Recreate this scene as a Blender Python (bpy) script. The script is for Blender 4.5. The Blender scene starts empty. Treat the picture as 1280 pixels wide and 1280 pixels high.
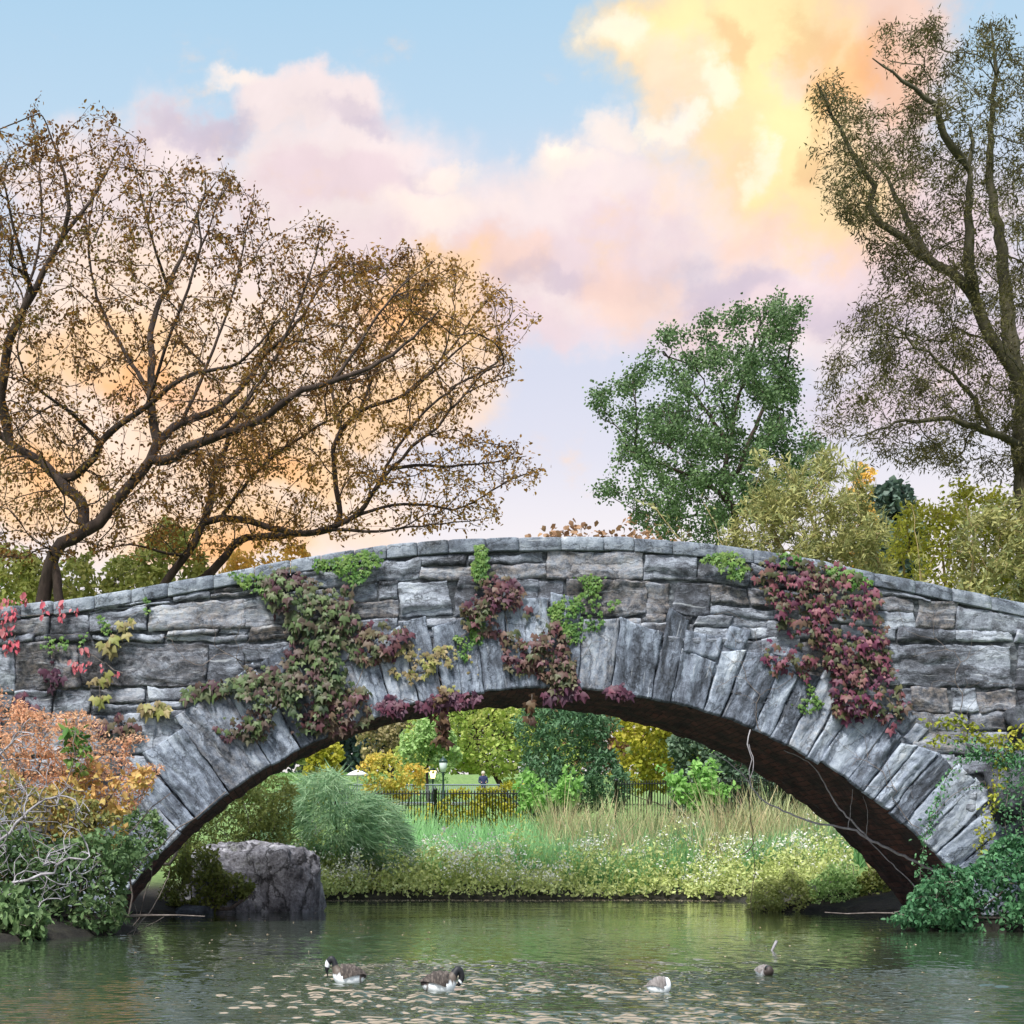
import bpy, math, random
import numpy as np
from mathutils import Vector, noise as mnoise

random.seed(7)
RNG = np.random.default_rng(7)
SC = bpy.context.scene
COL = SC.collection
rad = math.radians

# ------------------------------------------------------------------ camera
F = 2125.0          # focal length in photo pixels (1280 wide)
CX, CY = 360.0, 1078.0   # principal point of the shifted lens
CAMH = 1.25
YB = 35.0           # front face of the bridge
cam = bpy.data.cameras.new('camera')
cam.sensor_width = 36.0
cam.lens = F / 1280 * 36.0
cam.shift_x = (640 - CX) / 1280
cam.shift_y = (CY - 640) / 1280
cam.clip_start = 0.1
cam.clip_end = 4000
camo = bpy.data.objects.new('camera', cam)
camo.location = (0, 0, CAMH)
camo.rotation_euler = (rad(90), 0, 0)
COL.objects.link(camo)
SC.camera = camo

def P(px, py, Y):
    return np.array(((px - CX) / F * Y, Y, CAMH + (CY - py) / F * Y))

def lin(c):
    out = []
    for v in c[:3]:
        v = v / 255.0
        out.append(v / 12.92 if v <= 0.04045 else ((v + 0.055) / 1.055) ** 2.4)
    return (out[0], out[1], out[2], 1.0)

# ------------------------------------------------------------------ sky
SUN_EL, SUN_AZ = 58.0, 210.0      # azimuth measured from +Y towards +X: soft key from behind the camera
world = bpy.data.worlds.new('World')
SC.world = world
world.use_nodes = True
WT = world.node_tree
WT.nodes.clear()

class NB:
    """tiny node-building helper"""
    def __init__(s, tree):
        s.t = tree
    def n(s, typ, **kw):
        nd = s.t.nodes.new(typ)
        for k, v in kw.items():
            setattr(nd, k, v)
        return nd
    def set(s, sock, v):
        if isinstance(v, bpy.types.NodeSocket):
            s.t.links.new(v, sock)
        else:
            sock.default_value = v
    def math(s, op, a, b=0.0, c=0.0, clamp=False):
        nd = s.n('ShaderNodeMath', operation=op, use_clamp=clamp)
        s.set(nd.inputs[0], a); s.set(nd.inputs[1], b)
        if op in ('MULTIPLY_ADD', 'WRAP', 'CLAMP'):
            s.set(nd.inputs[2], c)
        return nd.outputs[0]
    def vmath(s, op, a, b=(0, 0, 0)):
        nd = s.n('ShaderNodeVectorMath', operation=op)
        s.set(nd.inputs[0], a)
        if op == 'SCALE':
            s.set(nd.inputs['Scale'], b)
        elif op != 'LENGTH':
            s.set(nd.inputs[1], b)
        return nd.outputs['Value'] if op == 'LENGTH' else nd.outputs[0]
    def mix(s, f, a, b, mode='MIX'):
        nd = s.n('ShaderNodeMix', data_type='RGBA', blend_type=mode)
        nd.clamp_factor = True
        s.set(nd.inputs['Factor'], f); s.set(nd.inputs[6], a); s.set(nd.inputs[7], b)
        return nd.outputs[2]
    def noise(s, vec, scale, detail=5, rough=0.55, dist=0.0):
        nd = s.n('ShaderNodeTexNoise')
        if vec is not None:
            s.set(nd.inputs['Vector'], vec)
        nd.inputs['Scale'].default_value = scale
        nd.inputs['Detail'].default_value = detail
        nd.inputs['Roughness'].default_value = rough
        nd.inputs['Distortion'].default_value = dist
        return nd
    def remap(s, v, a, b, c=0.0, d=1.0, smooth=True):
        nd = s.n('ShaderNodeMapRange')
        nd.interpolation_type = 'SMOOTHSTEP' if smooth else 'LINEAR'
        s.set(nd.inputs[0], v)
        nd.inputs[1].default_value = a; nd.inputs[2].default_value = b
        nd.inputs[3].default_value = c; nd.inputs[4].default_value = d
        return nd.outputs[0]
    def ramp(s, v, stops, interp='LINEAR'):
        nd = s.n('ShaderNodeValToRGB')
        cr = nd.color_ramp
        cr.interpolation = interp
        while len(cr.elements) > 1:
            cr.elements.remove(cr.elements[-1])
        cr.elements[0].position = stops[0][0]; cr.elements[0].color = stops[0][1]
        for p, c in stops[1:]:
            e = cr.elements.new(p); e.color = c
        s.set(nd.inputs[0], v)
        return nd.outputs[0]

def build_sky():
    b = NB(WT)
    tc = b.n('ShaderNodeTexCoord')
    d = tc.outputs['Generated']
    sx = b.n('ShaderNodeSeparateXYZ'); b.set(sx.inputs[0], d)
    el = b.math('ARCSINE', sx.outputs[2])
    az = b.math('ARCTAN2', sx.outputs[0], sx.outputs[1])
    sky = b.n('ShaderNodeTexSky', sky_type='NISHITA')
    sky.sun_disc = False
    sky.sun_elevation = rad(SUN_EL)
    sky.sun_rotation = rad(SUN_AZ)
    nish = b.vmath('SCALE', sky.outputs[0], 0.11)
    # pale evening sky: lighter towards the horizon
    grad = b.ramp(b.math('DIVIDE', el, 1.5), [
        (0.0, lin((248, 240, 238))), (0.125, lin((246, 238, 240))), (0.155, lin((228, 226, 238))), (0.185, lin((218, 220, 236))), (0.235, lin((214, 222, 238))),
        (0.275, lin((190, 217, 238))), (0.315, lin((176, 211, 236))), (0.45, lin((164, 200, 234))), (1.0, lin((176, 202, 232)))])
    col = b.mix(0.12, grad, nish)
    # cloud billows: direction warped by noise
    n1 = b.noise(d, 9.0, 7, 0.58)
    n2 = b.noise(d, 22.0, 6, 0.6)
    off = b.vmath('SUBTRACT', n1.outputs['Color'], (0.5, 0.5, 0.5))
    off2 = b.vmath('SUBTRACT', n2.outputs['Color'], (0.5, 0.5, 0.5))
    cb = b.n('ShaderNodeCombineXYZ'); b.set(cb.inputs[0], az); b.set(cb.inputs[1], el)
    ae = b.vmath('ADD', cb.outputs[0], b.vmath('MULTIPLY', off, (0.16, 0.12, 0)))
    ae = b.vmath('ADD', ae, b.vmath('MULTIPLY', off2, (0.035, 0.03, 0)))
    def blob(px, py, rx, ry, soft=0.0):
        a = math.atan((px - CX) / F)
        e = math.atan((CY - py) / F * math.cos(a))
        v = b.vmath('SUBTRACT', ae, (a, e, 0))
        v = b.vmath('MULTIPLY', v, (F / rx, F / ry, 0))
        return b.remap(b.vmath('LENGTH', v), 1.0, soft, 0.0, 1.0)
    fb = b.math('ADD', b.math('MULTIPLY', b.noise(b.vmath('MULTIPLY', d, (1, 1, 1.5)), 13.0, 9, 0.6, 0.25).outputs[0], 0.7), b.math('MULTIPLY', b.noise(d, 34.0, 6, 0.6).outputs[0], 0.3))
    shade = b.math('MULTIPLY_ADD', b.noise(b.vmath('ADD', d, (0.012, 0.0, 0.02)), 19.0, 7, 0.6, 0.3).outputs[0], 0.34, 0.83)
    def layer(col, rgb, blobs, gain=1.0, soft=0.0, ero=1.25):
        m = None
        for q in blobs:
            v = blob(*q, soft)
            m = v if m is None else b.math('MAXIMUM', m, v)
        m = b.math('MULTIPLY_ADD', b.math('SUBTRACT', fb, 0.5), ero, m)
        m = b.math('MULTIPLY', b.remap(m, 0.08, 0.95), gain, clamp=True)
        return b.mix(m, col, b.vmath('SCALE', lin(rgb)[:3], shade))
    # general broken cloud away from the view (all round the sky)
    gm = b.remap(b.noise(d, 3.0, 6, 0.55).outputs[0], 0.5, 0.66)
    gfac = b.math('MULTIPLY', gm, b.remap(b.math('ABSOLUTE', az), 0.75, 1.1))
    col = b.mix(b.math('MULTIPLY', gfac, 0.8), col, lin((238, 226, 230)))
    # cloud bank: bodies
    col = layer(col, (242, 224, 222), [(160, 260, 220, 150), (430, 270, 280, 170), (720, 300, 330, 160), (1020, 330, 300, 170), (380, 150, 150, 60)], 0.92, 0.3)
    col = layer(col, (229, 207, 214), [(560, 330, 240, 80), (760, 310, 200, 70), (640, 395, 250, 60), (930, 390, 230, 80), (1120, 320, 190, 140), (410, 240, 200, 50), (1180, 470, 170, 110)], 0.75, 0.1)
    col = layer(col, (205, 192, 206), [(220, 165, 140, 34), (430, 160, 120, 32), (880, 340, 140, 50), (540, 225, 80, 34), (1060, 390, 150, 50)], 0.62, 0.0)
    col = layer(col, (252, 235, 224), [(300, 108, 90, 24), (690, 205, 110, 48), (560, 225, 70, 36), (770, 170, 80, 44), (540, 280, 130, 60), (840, 150, 70, 60)], 0.8, 0.0)
    col = layer(col, (247, 210, 192), [(790, 350, 100, 80), (640, 320, 90, 50), (930, 280, 110, 70), (1060, 285, 90, 55)], 0.65, 0.0)
    col = layer(col, (192, 180, 200), [(250, 170, 110, 26), (450, 175, 80, 22), (900, 350, 110, 36), (1080, 400, 120, 36), (700, 330, 90, 30)], 0.42, 0.0)
    # sunlit towering cloud
    col = layer(col, (244, 205, 184), [(1010, 110, 200, 220), (1130, 60, 150, 160)], 0.9, 0.3)
    col = layer(col, (253, 222, 172), [(960, 110, 180, 200), (860, 30, 140, 120), (1010, 190, 120, 150)], 0.9, 0.25)
    col = layer(col, (255, 238, 178), [(950, 50, 120, 130), (975, 170, 90, 140), (850, 25, 80, 70)], 0.9, 0.0)
    col = layer(col, (255, 250, 232), [(800, 20, 50, 40), (880, 110, 46, 40), (700, 195, 50, 22), (830, 150, 40, 26), (930, 190, 40, 40)], 0.6, 0.0, 1.7)
    col = layer(col, (236, 176, 130), [(1010, 60, 60, 60), (910, 60, 40, 50), (1000, 210, 50, 50), (1130, 90, 80, 80)], 0.5, 0.0, 2.0)
    col = layer(col, (253, 226, 206), [(900, 250, 90, 50), (830, 70, 60, 60), (990, 95, 50, 40)], 0.6, 0.0)
    col = layer(col, (255, 184, 110), [(1080, 110, 60, 70), (1040, 130, 50, 80)], 0.5, 0.0)
    # glow low in the sky behind the trees
    col = layer(col, (253, 226, 206), [(200, 520, 460, 270), (490, 450, 210, 140), (330, 640, 340, 100)], 0.95, 0.4, 0.8)
    col = layer(col, (255, 211, 164), [(330, 570, 190, 80), (120, 470, 190, 80), (570, 375, 110, 80), (60, 620, 190, 90), (300, 665, 150, 60), (480, 480, 140, 60)], 0.85, 0.3, 1.0)
    col = layer(col, (255, 172, 88), [(310, 590, 120, 50), (540, 385, 90, 50), (70, 600, 120, 46), (300, 680, 130, 50), (180, 520, 120, 40)], 0.5, 0.0, 1.0)
    # bright peach cloud added overhead, out of view, for the ripples to reflect
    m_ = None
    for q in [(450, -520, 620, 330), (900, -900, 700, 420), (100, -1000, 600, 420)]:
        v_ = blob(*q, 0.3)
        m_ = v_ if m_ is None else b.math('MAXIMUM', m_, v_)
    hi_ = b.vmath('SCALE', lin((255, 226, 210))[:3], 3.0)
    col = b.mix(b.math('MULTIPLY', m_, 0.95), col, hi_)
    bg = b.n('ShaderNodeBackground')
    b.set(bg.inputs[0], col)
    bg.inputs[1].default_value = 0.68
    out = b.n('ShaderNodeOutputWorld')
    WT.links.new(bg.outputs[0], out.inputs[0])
build_sky()

sun = bpy.data.lights.new('sun', 'SUN')
sun.energy = 4.2
sun.angle = rad(12)
sun.color = (1.0, 0.96, 0.91)
suno = bpy.data.objects.new('sun', sun)
sd = Vector((math.sin(rad(SUN_AZ)) * math.cos(rad(SUN_EL)), math.cos(rad(SUN_AZ)) * math.cos(rad(SUN_EL)), math.sin(rad(SUN_EL))))
suno.rotation_euler = sd.to_track_quat('Z', 'Y').to_euler()
suno.location = sd * 100
COL.objects.link(suno)

SC.view_settings.view_transform = 'Standard'
SC.view_settings.look = 'None'
SC.view_settings.gamma = 1.0
SC.view_settings.exposure = 0.70
SC.render.engine = 'CYCLES'
SC.cycles.max_bounces = 6
SC.cycles.diffuse_bounces = 3
SC.cycles.transmission_bounces = 4

# ------------------------------------------------------------------ helpers
def tag(o, label, cat, group=None, kind=None):
    if label: o['label'] = label
    if cat: o['category'] = cat
    if group: o['group'] = group
    if kind: o['kind'] = kind
    return o

def thing(name, loc, label, cat, group=None):
    o = bpy.data.objects.new(name, None)
    COL.objects.link(o)
    o.location = loc
    o.empty_display_size = 0.2
    return tag(o, label, cat, group)

def poly_mesh(name, verts, loops, starts, totals, mat, parent=None, smooth=False, uvs=None, vcol=None):
    """verts world coordinates; parent is an unrotated Empty"""
    verts = np.asarray(verts, dtype=np.float32).reshape(-1, 3)
    if parent is not None:
        verts = verts - np.array(world_loc(parent), dtype=np.float32)
    me = bpy.data.meshes.new(name)
    me.vertices.add(len(verts))
    me.vertices.foreach_set('co', verts.ravel())
    loops = np.asarray(loops, dtype=np.int32).ravel()
    me.loops.add(len(loops))
    me.loops.foreach_set('vertex_index', loops)
    me.polygons.add(len(starts))
    me.polygons.foreach_set('loop_start', np.asarray(starts, dtype=np.int32))
    me.polygons.foreach_set('loop_total', np.asarray(totals, dtype=np.int32))
    if smooth:
        me.polygons.foreach_set('use_smooth', np.ones(len(starts), dtype=bool))
    if uvs is not None:
        l = me.uv_layers.new(name='UVMap')
        l.data.foreach_set('uv', np.asarray(uvs, dtype=np.float32)[loops].ravel())
    if vcol is not None:
        a = me.color_attributes.new('pigment', 'FLOAT_COLOR', 'POINT')
        vc = np.ones((len(verts), 4), dtype=np.float32); vc[:, :3] = np.asarray(vcol)[:, :3]
        a.data.foreach_set('color', vc.ravel())
    me.update(calc_edges=True)
    me.validate()
    for m in (mat if isinstance(mat, (list, tuple)) else [mat]):
        me.materials.append(m)
    o = bpy.data.objects.new(name, me)
    COL.objects.link(o)
    if parent is not None:
        o.parent = parent
    return o

def world_loc(o):
    v = Vector(o.location)
    p = o.parent
    while p is not None:
        v = v + Vector(p.location); p = p.parent
    return v

def umesh(name, verts, faces, mat, parent=None, **kw):
    faces = np.asarray(faces, dtype=np.int32)
    k = faces.shape[1]
    n = len(faces)
    return poly_mesh(name, verts, faces, np.arange(n) * k, np.full(n, k), mat, parent, **kw)

def lmesh(name, verts, faces, mat, parent=None, **kw):
    tot = [len(f) for f in faces]
    st = np.concatenate(([0], np.cumsum(tot)[:-1])) if tot else []
    return poly_mesh(name, verts, [i for f in faces for i in f], st, tot, mat, parent, **kw)

class MB:
    def __init__(s):
        s.v = []; s.f = []
    def add(s, vs, fs):
        o = len(s.v)
        s.v += [tuple(map(float, v)) for v in vs]
        s.f += [tuple(i + o for i in f) for f in fs]
    def box(s, lo, hi):
        x0, y0, z0 = lo; x1, y1, z1 = hi
        s.add([(x0, y0, z0), (x1, y0, z0), (x1, y1, z0), (x0, y1, z0), (x0, y0, z1), (x1, y0, z1), (x1, y1, z1), (x0, y1, z1)],
              [(0, 3, 2, 1), (4, 5, 6, 7), (0, 1, 5, 4), (1, 2, 6, 5), (2, 3, 7, 6), (3, 0, 4, 7)])
    def lathe(s, c, prof, n=12):
        vs = []; fs = []
        for r, z in prof:
            for k in range(n):
                a = 2 * math.pi * k / n
                vs.append((c[0] + r * math.cos(a), c[1] + r * math.sin(a), c[2] + z))
        for i in range(len(prof) - 1):
            for k in range(n):
                k2 = (k + 1) % n
                fs.append((i * n + k, i * n + k2, (i + 1) * n + k2, (i + 1) * n + k))
        fs.append(tuple(range(n))[::-1]); fs.append(tuple((len(prof) - 1) * n + k for k in range(n)))
        s.add(vs, fs)
    def tube(s, pts, r0, r1=None, n=6):
        pts = np.asarray(pts, float)
        r1 = r0 if r1 is None else r1
        rr = np.linspace(r0, r1, len(pts))
        v, f = tube_geo(pts, rr, n)
        s.add(v, f)
    def build(s, name, mat, parent=None, **kw):
        return lmesh(name, s.v, s.f, mat, parent, **kw)

def tube_geo(pts, rr, n):
    m = len(pts)
    t = np.gradient(pts, axis=0)
    t /= np.linalg.norm(t, axis=1)[:, None] + 1e-9
    ref = np.array((0.31, 0.17, 0.93)) if abs(t[0][2]) < 0.8 else np.array((0.95, 0.2, 0.1))
    a = np.cross(t, ref); a /= np.linalg.norm(a, axis=1)[:, None] + 1e-9
    b2 = np.cross(t, a)
    ang = np.arange(n) * 2 * math.pi / n
    ring = a[:, None, :] * np.cos(ang)[None, :, None] + b2[:, None, :] * np.sin(ang)[None, :, None]
    v = (pts[:, None, :] + ring * np.asarray(rr)[:, None, None]).reshape(-1, 3)
    i = np.arange(m - 1)[:, None] * n; k = np.arange(n)[None, :]; k2 = (k + 1) % n
    f = np.stack([i + k, i + k2, i + n + k2, i + n + k], axis=-1).reshape(-1, 4)
    return v, f

def smooth_line(pts, step):
    pts = np.asarray(pts, float)
    if len(pts) < 2: return pts
    ext = np.vstack([2 * pts[0] - pts[1], pts, 2 * pts[-1] - pts[-2]])
    out = []
    for i in range(1, len(ext) - 2):
        p0, p1, p2, p3 = ext[i - 1:i + 3]
        n = max(1, int(np.linalg.norm(p2 - p1) / step))
        for k in range(n):
            t = k / n
            out.append(0.5 * ((2 * p1) + (-p0 + p2) * t + (2 * p0 - 5 * p1 + 4 * p2 - p3) * t * t + (-p0 + 3 * p1 - 3 * p2 + p3) * t ** 3))
    out.append(pts[-1])
    return np.array(out)

def in_poly(x, y, poly):
    poly = np.asarray(poly, float)
    ins = np.zeros(len(x), bool)
    j = len(poly) - 1
    for i in range(len(poly)):
        xi, yi = poly[i]; xj, yj = poly[j]
        c = ((yi > y) != (yj > y)) & (x < (xj - xi) * (y - yi) / (yj - yi + 1e-12) + xi)
        ins ^= c
        j = i
    return ins

def poly_dist(x, y, poly):
    poly = np.asarray(poly, float)
    p = np.stack([x, y], 1)
    best = np.full(len(x), 1e9)
    for i in range(len(poly)):
        a = poly[i]; b = poly[(i + 1) % len(poly)]
        ab = b - a
        t = np.clip(((p - a) @ ab) / (ab @ ab + 1e-12), 0, 1)
        best = np.minimum(best, np.linalg.norm(p - a - t[:, None] * ab, axis=1))
    return best

def sample_poly(poly, n):
    poly = np.asarray(poly, float)
    lo = poly.min(0); hi = poly.max(0)
    xs = []; ys = []; c = 0
    while c < n:
        x = RNG.uniform(lo[0], hi[0], n * 2); y = RNG.uniform(lo[1], hi[1], n * 2)
        k = in_poly(x, y, poly)
        xs.append(x[k]); ys.append(y[k]); c += int(k.sum())
    return np.concatenate(xs)[:n], np.concatenate(ys)[:n]

def nz(p, s, o=0.0):
    return np.array([mnoise.noise((q[0] / s + o, q[1] / s + o * 1.7, q[2] / s - o)) for q in p])

def crown_points(poly, Y, n, depth, clump=0.0, thr=0.0, ragged=8.0):
    """points through a rounded volume with the given outline (photo pixels) at distance Y"""
    out = []
    tot = 0
    guard = 0
    while tot < n and guard < 12:
        guard += 1
        x, y = sample_poly(poly, int(n * 1.6))
        de = poly_dist(x, y, poly)
        if ragged:
            keep = de > RNG.random(len(x)) ** 2 * ragged * 0.6
            x, y, de = x[keep], y[keep], de[keep]
        if ragged:
            g_ = 26.0 if (x.max() - x.min()) < 140 else 44.0
            am = min(16.0, 0.09 * (x.max() - x.min()) + 2)
            so = poly[0][0] * 0.013
            lf = np.array([(mnoise.noise((a_ / g_, c_ / g_, so)) + .6 * mnoise.noise((a_ / g_ * 2.4, c_ / g_ * 2.4, so + 4)), mnoise.noise((a_ / g_, c_ / g_, so + 9)) + .6 * mnoise.noise((a_ / g_ * 2.4, c_ / g_ * 2.4, so + 13))) for a_, c_ in zip(x, y)])
            x = x + lf[:, 0] * am; y = y + lf[:, 1] * am
        half = np.minimum(depth, np.sqrt(np.maximum(de, 0) / 60.0) * depth + 0.15)
        yy = Y + RNG.uniform(-1, 1, len(x)) * half
        pts = np.stack([(x - CX) / F * yy, yy, CAMH + (CY - y) / F * yy], 1)
        if clump:
            v = nz(pts, clump, 3.1) + 0.5 * nz(pts, clump * 0.45, 9.3)
            pts = pts[v > thr + RNG.normal(0, 0.12, len(pts))]
        out.append(pts); tot += len(pts)
    return np.concatenate(out)[:n]

# leaf templates: (verts, faces)
T_OVAL = (np.array([(0, 0, 0), (-.27, .3, .07), (-.22, .68, .05), (0, 1, -.08), (.22, .68, .05), (.27, .3, .07)]), np.array([(0, 3, 2, 1), (0, 5, 4, 3)]))
T_NARROW = (np.array([(0, 0, 0), (-.09, .4, .02), (0, 1, -.08), (.09, .4, .02)]), np.array([(0, 3, 2, 1)]))
_o = [(0, .08), (.22, -.14), (.42, .08), (.58, .50), (.21, .50), (0, 1.05), (-.21, .50), (-.58, .50), (-.42, .08), (-.22, -.14)]
T_LOBED = (np.array([(0, .38, .1)] + [(x, y, -.06 * abs(x) - .05 * y) for x, y in _o]), np.array([(0, 1 + i, 1 + (i + 1) % 10) for i in range(10)]))
T_TUFT = (np.array([(0, 0, 0), (-.3, .25, .12), (-.42, .75, 0), (.05, .6, .1), (.1, 1.05, -.1), (.45, .65, .05), (.32, .2, -.08)]), np.array([(0, 3, 2, 1), (0, 6, 5, 3), (3, 5, 4, 2)]))
T_BLADE = (np.array([(-.5, 0, 0), (.5, 0, 0), (-.42, .5, .06), (.42, .5, .06), (0, 1, .28)]), np.array([(0, 1, 3), (0, 3, 2), (2, 3, 4)]))

def norm(a):
    return a / (np.linalg.norm(a, axis=-1, keepdims=True) + 1e-9)

def leaves(name, pos, tip, nrm, size, tmpl, mat, parent=None, width=None):
    V, Fc = tmpl
    tip = norm(tip)
    b = norm(np.cross(tip, nrm))
    n2 = np.cross(b, tip)
    size = np.asarray(size, float) * np.ones(len(pos))
    w = size if width is None else np.asarray(width) * np.ones(len(pos))
    vs = pos[:, None, :] + b[:, None, :] * (V[None, :, 0:1] * w[:, None, None]) + tip[:, None, :] * (V[None, :, 1:2] * size[:, None, None]) + n2[:, None, :] * (V[None, :, 2:3] * size[:, None, None])
    K = len(V)
    fs = (Fc[None] + (np.arange(len(pos)) * K)[:, None, None]).reshape(-1, Fc.shape[1])
    return umesh(name, vs.reshape(-1, 3), fs, mat, parent)

def rand_dirs(n, bias=(0, 0, 0), k=1.0):
    return norm(norm(RNG.normal(size=(n, 3))) * k + np.array(bias))

# ------------------------------------------------------------------ materials
def new_mat(name):
    m = bpy.data.materials.new(name)
    m.use_nodes = True
    m.node_tree.nodes.clear()
    return m, NB(m.node_tree)

def finish(b, shader):
    out = b.n('ShaderNodeOutputMaterial')
    b.t.links.new(shader, out.inputs[0])

def leaf_mat(name, cols, transl=0.35, rough=0.55, clump=0.6, spread=0.45):
    m, b = new_mat(name)
    geo = b.n('ShaderNodeNewGeometry')
    tc = b.n('ShaderNodeTexCoord')
    nn = b.noise(tc.outputs['Object'], clump, 3, 0.6)
    v = b.math('ADD', b.math('MULTIPLY', geo.outputs['Random Per Island'], spread), b.math('MULTIPLY', b.remap(nn.outputs[0], 0.3, 0.7, smooth=False), 1.0 - spread), clamp=True)
    st = [(i / max(1, len(cols) - 1), lin(c)) for i, c in enumerate(cols)]
    c = b.ramp(v, st)
    br = b.math('MULTIPLY_ADD', b.math('FRACT', b.math('MULTIPLY', geo.outputs['Random Per Island'], 17.3)), 0.5, 0.75)
    c = b.vmath('SCALE', c, br)
    p = b.n('ShaderNodeBsdfPrincipled')
    b.set(p.inputs['Base Color'], c)
    p.inputs['Roughness'].default_value = rough
    p.inputs['Specular IOR Level'].default_value = 0.35
    tr = b.n('ShaderNodeBsdfTranslucent')
    b.set(tr.inputs[0], c)
    mx = b.n('ShaderNodeMixShader')
    mx.inputs[0].default_value = transl
    b.t.links.new(p.outputs[0], mx.inputs[1]); b.t.links.new(tr.outputs[0], mx.inputs[2])
    finish(b, mx.outputs[0])
    return m

def rough_mat(name, cols, scale=3.0, rough=0.85, bump=0.3, stretch=(1, 1, 1), dist=0.02):
    m, b = new_mat(name)
    tc = b.n('ShaderNodeTexCoord')
    v = b.vmath('MULTIPLY', tc.outputs['Object'], stretch)
    n = b.noise(v, scale, 8, 0.65)
    c = b.ramp(n.outputs[0], [(0.28 + 0.44 * i / max(1, len(cols) - 1), lin(q)) for i, q in enumerate(cols)])
    p = b.n('ShaderNodeBsdfPrincipled')
    b.set(p.inputs['Base Color'], c)
    p.inputs['Roughness'].default_value = rough
    bp = b.n('ShaderNodeBump')
    bp.inputs['Strength'].default_value = bump
    bp.inputs['Distance'].default_value = dist
    b.set(bp.inputs['Height'], b.noise(v, scale * 4, 6, 0.7).outputs[0])
    b.t.links.new(bp.outputs[0], p.inputs['Normal'])
    finish(b, p.outputs[0])
    return m

def plain_mat(name, c, rough=0.5, metal=0.0, emit=0.0):
    m, b = new_mat(name)
    p = b.n('ShaderNodeBsdfPrincipled')
    tc = b.n('ShaderNodeTexCoord')
    n = b.noise(tc.outputs['Object'], 6.0, 4)
    k = tuple(v * 0.8 for v in lin(c)[:3]) + (1,)
    col = b.mix(n.outputs[0], lin(c), k)
    b.set(p.inputs['Base Color'], col)
    p.inputs['Roughness'].default_value = rough
    p.inputs['Metallic'].default_value = metal
    if emit:
        b.set(p.inputs['Emission Color'], lin(c)); p.inputs['Emission Strength'].default_value = emit
    finish(b, p.outputs[0])
    return m

def attr_mat(name, rough=0.6):
    m, b = new_mat(name)
    a = b.n('ShaderNodeAttribute'); a.attribute_name = 'pigment'
    tc = b.n('ShaderNodeTexCoord')
    n = b.noise(tc.outputs['Object'], 60.0, 4)
    c = b.vmath('SCALE', a.outputs['Color'], b.math('MULTIPLY_ADD', n.outputs[0], 0.7, 0.65))
    p = b.n('ShaderNodeBsdfPrincipled')
    b.set(p.inputs['Base Color'], c); p.inputs['Roughness'].default_value = rough
    finish(b, p.outputs[0])
    return m

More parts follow.
